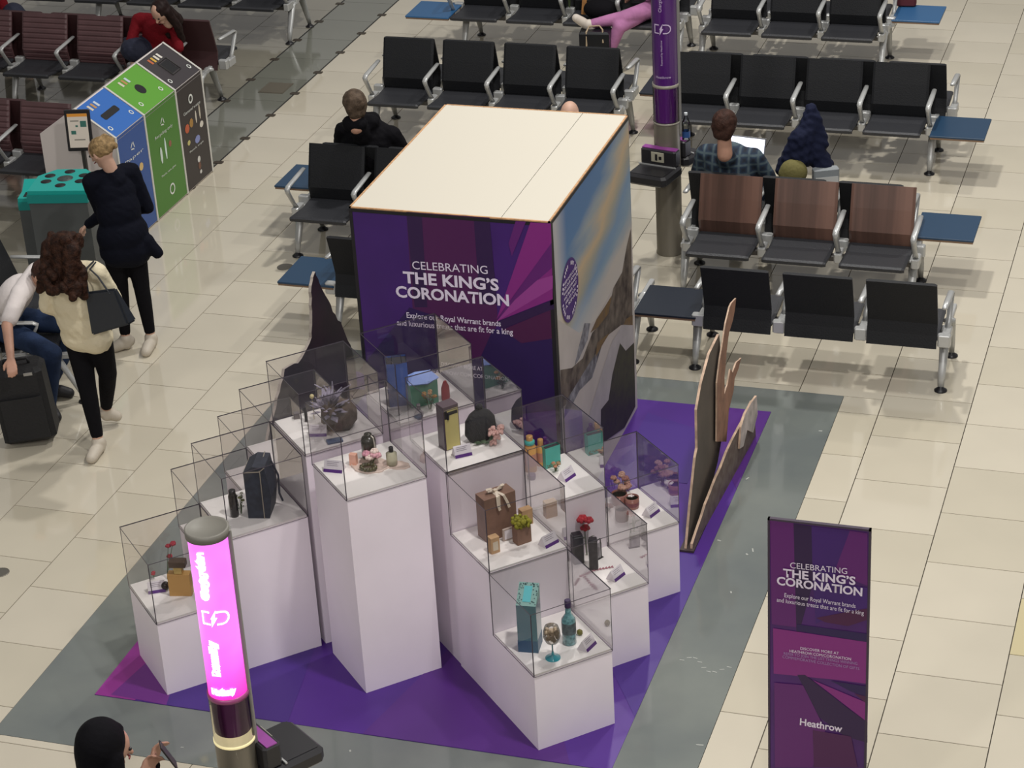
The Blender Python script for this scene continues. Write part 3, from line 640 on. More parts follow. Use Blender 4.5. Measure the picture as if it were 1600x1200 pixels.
bag('turquoise_bag', 862, 727, 'P2', (.10, .045, .135), 48, TQ, 'small turquoise paper bag with a printed lower edge')
b = MB(); P = at(862, 727, 'P2'); T = RZ(P, 48); rg = random.Random(2)
for _ in range(26):
    x = rg.uniform(-.046, .046); z = abs(rg.gauss(0, .014)) + .002; s = .0035; b.add([(x - s, -.0238, z), (x + s, -.0238, z), (x + s, -.0238, z + 2 * s), (x - s, -.0238, z + 2 * s)], [(0, 1, 2, 3)], 0, T)
b.build('printed_pattern', mat('pattern_olive', '5f6a4c', .6), [o for o in COL.objects if o.name.startswith('turquoise_bag')][0])
sprig(at(868, 737, 'P2'), .06, 9, ['a98a63', '8d9a74', 'b97f62'], 'low cluster of dried flowers by the turquoise bag', spread=.028, head=.011, seed=21, cat='dried flowers')
bottle('glass_cup', 831, 748, 'P2', [(.022, 0), (.024, .005), (.024, .03)], mat('cup_lilac', '857a90', .3), 0, 0, None, 'small lilac cup low in the case under the orange bottles', 'cup')
# R3 candles
WXG = mat('wax_green', '8b8a55', .5); WXP = mat('glass_rose', '8c5a50', .25, coat=.5); GLJ = mat('glass_taupe', '9a8a80', .15, coat=.5)
def candle(x, y, key, r, h, mb_, mw, label, lab=None):
    P = at(x, y, key); T = Matrix.Translation(P); t = thing('jar_candle', P, label, 'candle')
    b = MB(); b.lathe([(r * .96, 0), (r, .004), (r, h), (r - .003, h), (r - .003, h * .8)], 20, T=T); b.build('candle_jar', mb_, t)
    b = MB(); b.lathe([(r - .003, h * .78), (r - .003, h * .8), (.001, h * .8)], 20, T=T); b.build('candle_wax', mw, t)
    b = MB(); b.tube([P + Vector((0, 0, h * .8)), P + Vector((.002, 0, h * .8 + .01))], .0012, 5); b.build('wick', BLK, t)
    if lab: b = MB(); b.lathe([(r + .0008, h * .25), (r + .0008, h * .6)], 20, T=T, cap=False); b.build('candle_label', lab, t)
candle(968, 786, 'R3', .048, .07, WXP, WXG, 'wide rose coloured candle jar at the left of the candle group')
candle(988, 792, 'R3', .042, .07, WXP, mat('wax_yellow', 'b5a56a', .5), 'rose coloured candle jar with yellow wax near the name card', mat('label_wine', '6e2f3b', .5))
candle(972, 812, 'R3', .040, .078, GLJ, mat('wax_grey', '7c756c', .5), 'taupe glass candle at the front of the candle group', mat('label_taupe', '8b7468', .5))
sprig(at(975, 777, 'R3'), .15, 14, ['a07668', 'b38d7c', '8d5f55'], 'spray of dusty copper flowers behind the candles', spread=.06, head=.02, seed=31, stem='5d4c3c')
sprig(at(986, 786, 'R3'), .06, 3, ['e0d9d6'], 'white blossom between the two rose coloured candles', spread=.014, head=.02, seed=33)
sprig(at(952, 798, 'R3'), .05, 6, ['b89a90', 'a8867c'], 'pale dried blossoms left of the candles', spread=.03, head=.013, seed=35)
# R2 black tins and roses
BT = mat('tin_black', '262429', .45, noise=(50, .3))
def tin(x, y, h, label, rot=0, r=.022):
    P = at(x, y, 'R2'); t = thing('black_tin', P, label, 'tin', ); T = RZ(P, rot); b = MB(); b.box((-r, -r * .9, 0), (r, r * .9, h), T=T, bev=.005); b.build('tin_body', BT, t)
    b = MB(); b.box((-r * .9, -r * .8, h), (r * .9, r * .8, h + .012), T=T, bev=.004); b.build('tin_lid', CAPB, t)
tin(903, 878, .18, 'black tin with a ribbed lid at the left of the red roses', 35, .032); tin(928, 888, .19, 'taller narrow black tin in front of the red roses', 15, .026)
sprig(at(918, 868, 'R2'), .29, 4, ['b3242f', 'a01f2b'], 'red roses standing behind the black tins', spread=.03, head=.028, seed=41, name='red_roses')
b = MB(); P = at(938, 872, 'R2'); T = RZ(P, 60); b.tube([(-.04, 0, .13), (.005, 0, .13)], .004, 6, T=T); b.tube([(.005, 0, .13), (.008, 0, .004)], .004, 6, T=T); b.box((-.045, -.008, 0), (.02, .008, .004), T=T)
tag(b.build('wire_stand', mat('wire_black', '201f22', .4)), 'thin black angled wire stand right of the black tins', 'stand')
b = MB(); T = RZ(at(934, 873, 'R2'), 55); b.box((-.035, -.006, .001), (.03, .006, .10), T=T, bev=.003); tag(b.build('clear_block', mat('clear_card', 'b9b7bb', .2, trans=.5)), 'clear block with a grey leaf print behind the black tins', 'block')
b = MB(); b.add([(-.012, -.0066, .015), (.006, -.0066, .025), (.014, -.0066, .07), (.0, -.0066, .085), (-.014, -.0066, .05)], [(0, 1, 2, 3, 4)], 0, T); b.build('leaf_print', mat('leaf_grey', '6a666c', .5), [o for o in COL.objects if o.name.startswith('clear_block')][0])
b = MB(); rg = random.Random(9)
for (x0, y0, x1, y1) in ((925, 892, 958, 886), (905, 902, 925, 893), (905, 903, 898, 915), (912, 900, 930, 921), (926, 912, 933, 922)):
    A_, B_ = at(x0, y0, 'R2'), at(x1, y1, 'R2'); n = (B_ - A_).cross(Vector((0, 0, 1))).normalized() * .014
    for k in range(7):
        u = A_.lerp(B_, k / 7); v = A_.lerp(B_, (k + 1) / 7); b.add([u + Vector((0, 0, .002)), v + n + Vector((0, 0, .004)), v + Vector((0, 0, .006)), v - n + Vector((0, 0, .004))], [(0, 1, 2, 3)])
tag(b.build('pink_feathers', mat('feather_pink', 'a9707c', .8)), 'scattered dusty pink feathers in front of the black tins', 'feathers')
# R1 teal set
TL = mat('teal_glass', '3c6f7b', .25, coat=.6); TLT = mat('teal_pale', '6fb5b8', .4)
def tealtop(t, T, a, c, h):
    # sloping patterned lid rising to the back
    P0, P1, P2, P3 = (-a / 2, -c / 2, h), (a / 2, -c / 2, h), (a / 2, c / 2, h + .075), (-a / 2, c / 2, h + .075)
    b = MB(); b.add([P0, P1, P2, P3, (a / 2, c / 2, h), (-a / 2, c / 2, h)], [(0, 1, 2, 3), (1, 4, 2), (0, 3, 5), (3, 2, 4, 5)], 0, T); l = b.build('sloped_lid', mat('lid_teal_pale', '7fa9a2', .5), t)
    def on(u, v, k): return (-a / 2 + u * a, -c / 2 + v * c, h + .075 * v + k)
    q = lambda u0, u1, v0, v1, k: [on(u0, v0, k), on(u1, v0, k), on(u1, v1, k), on(u0, v1, k)]
    b = MB(); b.add(q(.3, .7, .16, .84, .002), [(0, 1, 2, 3)], 0, T); b.build('bright_stripe', mat('teal_bright', '58b9c0', .4), l)
    b = MB(); rg = random.Random(5)
    for _ in range(80):
        u, v = rg.uniform(.03, .95), rg.uniform(.03, .95)
        if .26 < u < .7 and .12 < v < .84: continue
        b.add(q(u, u + .05, v, v + .04, .002), [(0, 1, 2, 3)], 0, T)
    b.build('leaf_pattern', mat('teal_dark', '1f474b', .5), l)
    b = MB(); b.box((-a / 2 - .001, -c / 2 - .001, .0), (a / 2 + .001, c / 2 + .001, h * .25), T=T); b.build('lower_band', mat('teal_blue', '2f5a76', .4), t)
gbox('gin_box', 829, 1010, 'R1', (.11, .12, .30), 6, TL, 'tall teal gift box with a patterned top in the front right case', 'box', tealtop)
bottle('gin_bottle', 890, 1004, 'R1', [(.034, 0), (.039, .008), (.039, .155), (.017, .19), (.015, .235)], mat('teal_bottle', '4a868e', .12, coat=.6, noise=(40, .4, '7fb6bb')), .018, .04, mat('neck_purple', '38284e', .35), 'teal glass bottle with a purple neck beside the copa glass', lab=(.0395, .07, .14, mat('label_slate', '4b5a60', .5, noise=(50, .4))))
def copa():
    P = at(864, 1028, 'R1'); T = Matrix.Translation(P); T = T @ Matrix.Scale(1.4, 4); t = thing('copa_glass', P, 'stemmed copa glass with cream filling and a turquoise foot', 'glass')
    b = MB(); b.lathe([(.03, 0), (.03, .003), (.006, .012), (.004, .03)], 20, T=T); b.build('glass_foot', mat('turquoise_foot', '2ba3b2', .25, coat=.5), t)
    b = MB(); b.lathe([(.003, .025), (.003, .062)], 10, T=T); b.build('glass_stem', mat('stem_teal', '4d7f8a', .2), t)
    b = MB(); b.lathe([(.003, .062), (.024, .075), (.034, .10), (.033, .125), (.027, .145)], 20, T=T, cap=False); b.build('glass_bowl', glassy('glass_thin', (.8, .78, .75), .8), t)
    b = MB(); rg = random.Random(3)
    for _ in range(24): a = rg.uniform(0, 6.28); r = .032 * math.sqrt(rg.random()); b.ball((P.x + r * math.cos(a), P.y + r * math.sin(a), P.z + rg.uniform(.125, .185)), .013, n=6, jit=.2)
    b.build('ice_and_petals', mat('cream_petals', 'b9a78e', .5), t)
copa()
b = MB(); P = at(906, 992, 'R1'); b.ball((P.x, P.y, P.z + .018), (.018, .016, .018), n=10, jit=.05); tag(b.build('lime', mat('lime_olive', '6f6b2a', .5)), 'olive green lime beside the teal bottle', 'fruit')
# ------------------------------------------------------------------ waiting area benches
BS = mat('seat_black', '2b2c30', .5, spec=.4, bump=(90, .25)); BB = mat('back_black', '191a1d', .6, spec=.25, bump=(90, .2)); ALU = mat('aluminium', 'b3b4b3', .35, .35); ALD = mat('steel_dark', '4c4a48', .4, .6)
FOOT = mat('foot_black', '17161a', .4); TBL = mat('table_blue', '1c3a55', .4); TBD = mat('table_navy', '161e2a', .4); TED = mat('table_edge', '7c6450', .5)
def sheen_streak(name, c1, c2, c3):  # vertical reflections of the shiny backs, painted as streaks in the base colour
    m = bpy.data.materials.new(name); m.use_nodes = True; nt = m.node_tree; b = nt.nodes['Principled BSDF']; b.inputs['Roughness'].default_value = .35
    tc = nt.nodes.new('ShaderNodeTexCoord'); mp = nt.nodes.new('ShaderNodeMapping'); mp.inputs['Scale'].default_value = (7, .3, .3)
    n = nt.nodes.new('ShaderNodeTexNoise'); n.inputs['Scale'].default_value = 1.2; n.inputs['Detail'].default_value = 3; cr = nt.nodes.new('ShaderNodeValToRGB'); e = cr.color_ramp.elements
    e[0].position = .35; e[0].color = lin(c1); e[1].position = .65; e[1].color = lin(c2); k = e.new(.5); k.color = lin(c3)
    nt.links.new(tc.outputs['Object'], mp.inputs[0]); nt.links.new(mp.outputs[0], n.inputs['Vector']); nt.links.new(n.outputs['Fac'], cr.inputs[0]); nt.links.new(cr.outputs[0], b.inputs['Base Color'])
    MATS[name] = m; return m
BRN = sheen_streak('back_brown', '4c3830', '74564a', '5e453c'); MRN = mat('back_maroon', '543a3c', .45, noise=(4, .15)); MRD = mat('back_maroon_dark', '3a2022', .5)
def sheet(prof, w, th, ribs=False, lip=0):
    """prof: (y, z) points of the front face from one end to the other; a padded sheet of width w"""
    pts = []
    if ribs:
        n = 44
        L = [0]
        for a, c in zip(prof[:-1], prof[1:]): L.append(L[-1] + math.dist(a, c))
        for i in range(n + 1):
            s = L[-1] * i / n; k = max(j for j in range(len(L) - 1) if L[j] <= s + 1e-9); t = (s - L[k]) / (L[k + 1] - L[k])
            pts.append((prof[k][0] + t * (prof[k + 1][0] - prof[k][0]), prof[k][1] + t * (prof[k + 1][1] - prof[k][1]), .006 if (i % 4 == 0 and 0 < i < n) else 0))
    else: pts = [(a, c, 0) for a, c in prof]
    b = MB(); vs = []; xs = (-w / 2, -w / 2 + .02, w / 2 - .02, w / 2); N = len(pts)
    nm = []
    for i in range(N):
        p, q = pts[max(0, i - 1)], pts[min(N - 1, i + 1)]; d = Vector((0, q[0] - p[0], q[1] - p[1])).normalized(); nm.append(Vector((0, -d.z, d.y)))
    for side in (0, 1):
        for i, (y, z, g) in enumerate(pts):
            for j, x in enumerate(xs):
                o = (-th if side else -(g if 0 < j < 3 else 0)) - (th * .35 if (not side and j in (0, 3)) else 0)
                v = Vector((x, y, z)) + nm[i] * o; vs.append(v)
    fs = []; K = 4
    for i in range(N - 1):
        for j in range(3):
            a = i * K + j; fs.append((a, a + 1, a + K + 1, a + K)); a += N * K; fs.append((a, a + K, a + K + 1, a + 1))
        for j in (0, 3):
            a = i * K + j; c = a + N * K; fs.append((a, a + K, c + K, c) if j == 0 else (a, c, c + K, a + K))
    for i in (0, N - 1):
        for j in range(3):
            a = i * K + j; c = a + N * K; fs.append((a, c, c + 1, a + 1) if i == 0 else (a, a + 1, c + 1, c))
    b.add(vs, fs); return b
SEATP = [(-.545, .405), (-.548, .43), (-.53, .442), (-.42, .43), (-.25, .415), (-.10, .425)]
BACKP = [(-.075, .352), (-.105, .44), (-.125, .53), (-.075, .70), (-.02, .87)]
_bm = {}
def bmesh_for(kind, m, ribs=False):
    k = (kind, m.name, ribs)
    if k not in _bm: _bm[k] = sheet(SEATP if kind == 'seat' else BACKP, .482, .022 if kind == 'seat' else .026, ribs).mesh(kind, m)
    return _bm[k]
def armmesh():
    if 'arm' not in _bm:
        b = MB(); b.tube([(0, -.07, .665), (0, -.20, .655), (0, -.40, .64), (0, -.43, .625), (0, -.415, .59), (0, -.33, .47), (0, -.27, .40)], [.02, .023, .024, .024, .022, .02, .024], 8, flat=((1, 0, 0), .55)); _bm['arm'] = b.mesh('armrest', ALU)
        b = MB(); b.box((-.03, -.33, .345), (.03, -.19, .42), bev=.01); b.box((-.045, -.14, .36), (.045, -.08, .45), bev=.01); _bm['brk'] = b.mesh('bracket', ALU)
        for s in (-1, 1):
            b = MB(); b.tube([(0, s * .05, .385), (0, s * .13, .36), (0, s * .24, .12), (0, s * .275, .03)], [.042, .040, .027, .02], 8, flat=((1, 0, 0), .6)); _bm['leg%d' % s] = b.mesh('leg', ALU)
            b = MB(); b.lathe([(.045, 0), (.045, .008), (.03, .018), (.012, .035)], 16); _bm['foot'] = b.mesh('foot', FOOT)
    return _bm['arm']
def inst(name, me, parent, T):
    o = bpy.data.objects.new(name, me); COL.objects.link(o); o.parent = parent; o.matrix_local = T; return o
def bench(label, cat_loc, fronts=(), rears=(), tabs=(), legs=(), fm=None, rm=None, ribs=False, rot=0, footy=-.05, tm=TBL, group='waiting benches'):
    """cat_loc = (x0, yc): local frame; fronts/rears = left edges of the seats in x; tabs = (x, side, material)"""
    armmesh(); x0, yc = cat_loc
    t = thing('airport_bench', (x0, yc, 0), label, 'bench', group); t.rotation_euler.z = math.radians(rot)
    L = lambda x, f: Matrix.Translation((x - x0, 0, 0)) @ (Matrix.Identity(4) if f else Matrix.Rotation(math.pi, 4, 'Z'))
    for f, xs, m in ((1, fronts, fm or BB), (0, rears, rm or BB)):
        if not xs: continue
        for x in xs:
            inst('seat', bmesh_for('seat', BS), t, L(x + .24, f)); inst('backrest', bmesh_for('back', m, ribs), t, L(x + .24, f))
        for x in sorted(set([round(x - .047, 3) for x in xs] + [round(max(xs) + .528, 3)])):
            inst('armrest', _bm['arm'], t, L(x, f)); inst('bracket', _bm['brk'], t, L(x, f))
        s = -1 if f else 1; a, c = min(xs) - .07 - x0, max(xs) + .55 - x0
        for tx, side, _ in tabs:
            if side == f: a, c = min(a, tx - x0 + .05), max(c, tx - x0 + .40)
        b = MB(); b.box((a, s * .27 - .03, .345), (c, s * .27 + .03, .39), bev=.012); o = inst('beam', b.mesh('beam', ALD), t, Matrix.Identity(4))
    for tx, side, m in tabs:
        s = -1 if side else 1; y0, y1 = sorted((s * .07, s * .55))
        b = MB(); b.box((0, y0, .418), (.455, y1, .434), 0, bev=.004); b.box((.005, y0 + .005, .402), (.45, y1 - .005, .417), 1)
        inst('side_table', b.mesh('side_table', [m or tm, TED]), t, Matrix.Translation((tx - x0, 0, 0)))
    fy = footy
    if fronts and rears: fy = -.05
    for x in legs:
        b = MB(); b.box((-.02, -.27, .36), (.02, .3, .40), bev=.008); inst('cross_rail', b.mesh('cross_rail', ALU), t, Matrix.Translation((x - x0, fy + .02, 0)))
        for s in (-1, 1):
            l = inst('leg', _bm['leg%d' % s], t, Matrix.Translation((x - x0, fy, 0))); inst('foot', _bm['foot'], l, Matrix.Translation((0, s * .275, 0)))
    return t
bench('black three seat bench seen from behind, nearest on the right', (-2.9, 14.11), rears=(-3.456, -2.874, -2.298), tabs=((-3.97, 0, TBD),), legs=(-3.54, -1.785), footy=.41)
bench('black bench seen from behind at the left edge of the purple box', (-5.6, 14.11), rears=(-6.26, -5.69, -5.12, -4.55), tabs=((-6.73, 0, TBL),), legs=(-6.3, -4.0), footy=.41)
bench('double sided bench with glossy brown backs, blue table at its right end', (-3.0, 15.80), fronts=(-3.85, -3.27, -2.69), rears=(-3.95, -3.37, -2.79), tabs=((-2.24, 0, TBL),), legs=(-3.93, -2.19), fm=BRN)
bench('double sided black four seat bench behind the brown backed one', (-3.8, 18.50), fronts=(-4.70, -4.13, -3.55, -2.98), rears=(-4.60, -4.03, -3.45, -2.85), tabs=((-2.42, 1, TBL), (-5.08, 0, TBD)), legs=(-4.66, -2.44))
bench('double sided black four seat bench directly behind the purple box', (-6.4, 18.47), fronts=(-7.43, -6.86, -6.28, -5.70), rears=(-7.43, -6.86, -6.28, -5.70), legs=(-7.47, -5.18))
bench('double sided black bench where the man in the black jacket sits', (-6.3, 15.88), fronts=(-7.11, -6.54, -5.97, -5.40), rears=(-7.0, -6.43, -5.86, -5.29), tabs=((-7.5, 0, TBL),), legs=(-7.17, -5.0))
bench('black bench at the top middle with a blue table at its left end', (-6.6, 20.88), fronts=(-7.47, -6.89, -6.31, -5.74), rears=(-7.4, -6.83, -6.25, -5.68), tabs=((-7.94, 1, mat('table_bright', '2a5a86', .4)),), legs=(-7.42, -5.22))
bench('black three seat bench at the top right with a blue table at its right end', (-4.1, 20.82), fronts=(-4.92, -4.34, -3.77), rears=(-4.9, -4.32, -3.75), tabs=((-3.21, 0, mat('table_bright', '2a5a86', .4)),), legs=(-4.98, -3.24))
bench('maroon backed double bench where the woman in the red jumper sits', (-10.6, 18.66), fronts=(-12.4, -11.82, -11.22, -10.63, -10.02), rears=(-12.1, -11.5, -10.92, -10.33, -9.74), legs=(-11.28, -9.33), fm=MRN, rm=MRD, ribs=True)
bench('maroon backed bench partly hidden behind the recycling bins', (-11.0, 16.39), fronts=(-11.76, -11.18, -10.6, -10.01), rears=(-11.6, -11.0, -10.45), legs=(-11.2, -9.95), fm=MRN, rm=MRD, ribs=True)
bench('black bench at the top left edge of the picture', (-10.8, 20.87), fronts=(-12.2, -11.6, -11.0, -10.42, -9.84), rears=(-12.2, -11.6, -11.0, -10.42, -9.84), legs=(-11.5, -9.31))
b3 = bench('black bench at the left edge on which the man in the white t-shirt sits', (-8.45, 12.85), rears=(-9.33, -8.75), legs=(-9.36, -8.2), rot=-70, footy=.41)
# ------------------------------------------------------------------ charging columns
CST = mat('column_steel', '7d776b', .4, .45); SPN = mat('spine_grey', '8f8d89', .4, .3); PRT = mat('tube_purple', '4a1768', .35, coat=.6); CLR = glassy('clear_tube', (.86, .84, .88), 1.0); RING = mat('collar_cream', '9b968a', .35); PLT = mat('tray_plastic', '212023', .4)
TP = mat('tube_print', 'c9b6d6', .5)
def curved(t_obj, cx, cy, r, m, T0, lines_, ext=.002):
    """lettering wrapped round a tube: body, vertical?, size, angle (deg, 0 = facing -y), z, mat"""
    for body, vert, cap, ang, z, bold in lines_:
        cu = bpy.data.curves.new('t', 'FONT'); cu.body = body; cu.size = cap / .73; cu.offset = bold; cu.resolution_u = 2; cu.align_x = 'CENTER'
        o = bpy.data.objects.new('t', cu); COL.objects.link(o); bpy.context.view_layer.update()
        dg = bpy.context.evaluated_depsgraph_get(); me = bpy.data.meshes.new_from_object(o.evaluated_get(dg)); bpy.data.objects.remove(o)
        for v in me.vertices:
            x, y = v.co.x, v.co.y
            if vert: x, y = -y, x          # reads upwards
            a = math.radians(ang) + x / r; R_ = r + ext
            v.co = (cx + R_ * math.sin(a), cy - R_ * math.cos(a), z + y)
        me.materials.clear(); me.materials.append(m); link('lettering', me, t_obj)
def symbol(t_obj, cx, cy, r, m, ang, z, s):
    b = MB()
    def w(pts):
        P = []
        for x, y in pts:
            a = math.radians(ang) + x * s / r; P.append((cx + (r + .002) * math.sin(a), cy - (r + .002) * math.cos(a), z + y * s))
        b.add(P, [tuple(range(len(P)))])
    arc = lambda c, r0, r1, a0, a1: [w([(c + r0 * math.cos(q), r0 * math.sin(q)), (c + r1 * math.cos(q), r1 * math.sin(q)), (c + r1 * math.cos(q2), r1 * math.sin(q2)), (c + r0 * math.cos(q2), r0 * math.sin(q2))]) for q, q2 in [(a0 + (a1 - a0) * k / 6, a0 + (a1 - a0) * (k + 1) / 6) for k in range(6)]]
    arc(.45, .38, .5, -math.pi / 2, math.pi / 2)
    w([(.1, .38), (.45, .38), (.45, .5), (.1, .5)]); w([(.1, -.5), (.45, -.5), (.45, -.38), (.1, -.38)])
    w([(-.85, .38), (-.3, .38), (-.3, .5), (-.85, .5)]); w([(-.85, -.5), (-.3, -.5), (-.3, -.38), (-.85, -.38)]); w([(-.85, -.4), (-.73, -.4), (-.73, .4), (-.85, .4)])
    w([(.1, .6), (-.28, -.05), (-.02, -.05)]); w([(-.2, .05), (.16, .05), (-.25, -.65)])
    b.build('battery_symbol', m, t_obj)
def column(cx, cy, ztop, lit, label, r=.103, zc=1.42, zw=1.11, tray_rot=-10, tz=.80, face=-8):
    t = thing('charging_column', (cx, cy, 0), label, 'charging column', 'phone charging columns')
    T = Matrix.Translation((cx, cy, 0))
    b = MB(); b.lathe([(r + .004, 0), (r + .004, .012), (r, .02), (r, zw)], 36, T=T); b.build('column_post', CST, t)
    ro = r + .001
    b = MB(); b.lathe([(ro * .9, zw + (.06 if lit else .015)), (ro * .9, zc)], 36, T=T, cap=False); b.build('lower_tube', mat('tube_dim', '7d3f70', .4, noise=(6, .2)) if lit else mat('tube_dim_purple', '8a35ab', .4), t)
    b = MB(); b.lathe([(ro, zw), (ro, zc)], 36, T=T, cap=False); b.build('clear_sleeve', CLR, t)
    b = MB(); b.lathe([(r - .014, zw - .002), (ro + .003, zw - .002), (ro + .003, zw + .012), (r - .014, zw + .014), (r - .1, zw + .02)], 36, T=T); b.build('sleeve_ring', mat('ring_lit', 'd8c99a', .5, emit='e6d8a4', es=.7) if lit else RING, t)  # light falling on the cream plate is put in as emission
    pm = mat('tube_lit', 'c22bb0', .4, emit='f23be0', es=1.25) if lit else PRT
    if lit:      # backlit tube: the lamp inside is brighter in the middle than at the rims
        nt = pm.node_tree; bs = nt.nodes['Principled BSDF']; tc = nt.nodes.new('ShaderNodeTexCoord'); n = nt.nodes.new('ShaderNodeSeparateXYZ')
        mr = nt.nodes.new('ShaderNodeMapRange'); mr.inputs['From Min'].default_value = zc; mr.inputs['From Max'].default_value = zc + .35
        mx = nt.nodes.new('ShaderNodeMix'); mx.data_type = 'RGBA'; mx.inputs['A'].default_value = lin('ff2bb0'); mx.inputs['B'].default_value = lin('ff86ff')
        nt.links.new(tc.outputs['Object'], n.inputs[0]); nt.links.new(n.outputs['Z'], mr.inputs['Value']); nt.links.new(mr.outputs[0], mx.inputs['Factor']); nt.links.new(mx.outputs['Result'], bs.inputs['Emission Color'])
        lw = nt.nodes.new('ShaderNodeTexNoise'); lw.inputs['Scale'].default_value = 3.0
        mr2 = nt.nodes.new('ShaderNodeMapRange'); mr2.inputs['From Min'].default_value = .4; mr2.inputs['From Max'].default_value = .65; mr2.inputs['To Min'].default_value = 1.0; mr2.inputs['To Max'].default_value = 1.5
        nt.links.new(tc.outputs['Object'], lw.inputs['Vector']); nt.links.new(lw.outputs['Fac'], mr2.inputs['Value']); nt.links.new(mr2.outputs[0], bs.inputs['Emission Strength'])
    b = MB(); b.lathe([(r - .004, zc), (r - .004, ztop - .03)], 40, T=T, cap=False); b.build('lit_tube' if lit else 'printed_tube', pm, t)
    b = MB(); b.lathe([(r - .01, zc - .012), (ro + .002, zc - .012), (ro + .002, zc + .012), (r - .01, zc + .012)], 36, T=T); b.build('collar', mat('collar_pinkish', 'a04a80', .35) if lit else RING, t)
    b = MB(); b.lathe([(r - .02, ztop - .04), (ro + .004, ztop - .04), (ro + .004, ztop - .003), (r - .004, ztop), (r - .008, ztop - .008), (.001, ztop - .008)], 40, T=T); b.build('top_cap', mat('cap_grey', '77746c', .5), t)
    b = MB()     # steel spine up the back right
    q = math.radians(116 if lit else 98); c, s = math.sin(q), -math.cos(q)
    TT = frame((cx, cy, 0), (c, s, 0), (-s, c, 0), (0, 0, 1)); b.box((r - .012, -.024, zw - .1), (r + .012, .024, ztop - .02), T=TT, bev=.006); b.build('steel_spine', SPN, t)
    lm = mat('lit_white', 'fff2ff', .5, emit='ffffff', es=2.2) if lit else TP
    H_ = ztop - zc
    curved(t, cx, cy, r, lm, T, [('Charging station', 1, .027, face - 12, zc + H_ * .77, .01), ('Powered by', 1, .027, face - 10, zc + H_ * .27, .01), ('Heathrow', 0, .018, face - 6, zc + .05, .01)] if lit else
           [('Charging station', 1, .026, face, zc + .72, .0), ('Powered by Heathrow', 1, .016, face, zc + .28, 0), ('Heathrow', 0, .022, face, zc + .075, 0)])
    symbol(t, cx, cy, r, lm, face, zc + (H_ * .52 if lit else .47), .075)
    # trays with sockets
    def tray(rot, w_=.34, d_=.30):
        TT = RZ((cx, cy, 0), rot); k = thing_child('charging_tray', t)
        b = MB(); b.box((-w_ / 2, -r - d_, tz - .085), (w_ / 2, -r + .03, tz), 0, TT, bev=.03); b.box((-w_ / 2 + .02, -r - .07, tz), (w_ / 2 - .02, -r + .03, tz + .13), 0, TT, bev=.015)
        b.box((-w_ / 2 + .03, -r - d_ + .03, tz + .0005), (w_ / 2 - .03, -r - .08, tz + .003), 0, TT); o = b.build('charging_tray', PLT, t)
        b = MB(); b.box((-w_ / 2 + .025, -r - .05, tz + .1305), (w_ / 2 - .025, -r + .01, tz + .136), T=TT); b.build('purple_strip', mat('strip_purple', '8a3f8c', .4), o)
        b = MB(); b.box((-.055, -r - .078, tz + .035), (.055, -r - .07, tz + .115), T=TT, bev=.003); b.build('socket_plate', mat('plate_cream', 'a9a592', .5), o)
        b = MB(); b.box((-.018, -r - .081, tz + .05), (.0, -r - .078, tz + .10), T=TT); b.box((.014, -r - .081, tz + .06), (.036, -r - .078, tz + .085), T=TT); b.build('sockets', BLK, o)
        b = MB(); b.box((-w_ / 2 + .01, -r - .085, tz + .003), (w_ / 2 - .01, -r - .075, tz + .012), T=TT); b.build('metal_lip', ALU, o)
    tray(tray_rot)
    
    if not lit: tray(tray_rot + 170, .26, .2)
    return t
def thing_child(n, t): return None
column(-4.215, 16.20, 2.75, False, 'purple charging column right of the box, dark trays halfway up', tray_rot=-12, face=3)
column(-4.31, 8.05, 2.2, True, 'charging column glowing bright pink in the left foreground', r=.098, zc=1.29, zw=1.02, tray_rot=145, tz=.86, face=18)
# ------------------------------------------------------------------ banner
t = thing('banner_stand', (-1.72, 9.33, 0), 'narrow purple banner standing at the lower right, about the coronation', 'banner')
BN0, BN1, BNY, BNZ = -1.973, -1.4725, 9.33, 1.80
fb = lambda x, y: px(x, y, BNY, 1)
b = MB(); b.box((BN0 + .008, BNY, .06), (BN1 - .008, BNY + .012, BNZ - .008)); bp = b.build('banner_panel', mat('banner_purple', '461a63', .5, noise=(4, .15)), t)
b = MB()
for lo, hi in (((BN0, BNY - .004, .03), (BN0 + .01, BNY + .016, BNZ)), ((BN1 - .01, BNY - .004, .03), (BN1, BNY + .016, BNZ)), ((BN0, BNY - .004, BNZ - .01), (BN1, BNY + .016, BNZ)), ((BN0, BNY - .004, .03), (BN1, BNY + .016, .06))): b.box(lo, hi)
b.build('banner_frame', mat('banner_frame', '3c3140', .7), t)
b = MB(); b.box((BN0 - .02, BNY - .16, 0), (BN1 + .02, BNY + .18, .03), bev=.02); b.build('banner_base', ALD, t)
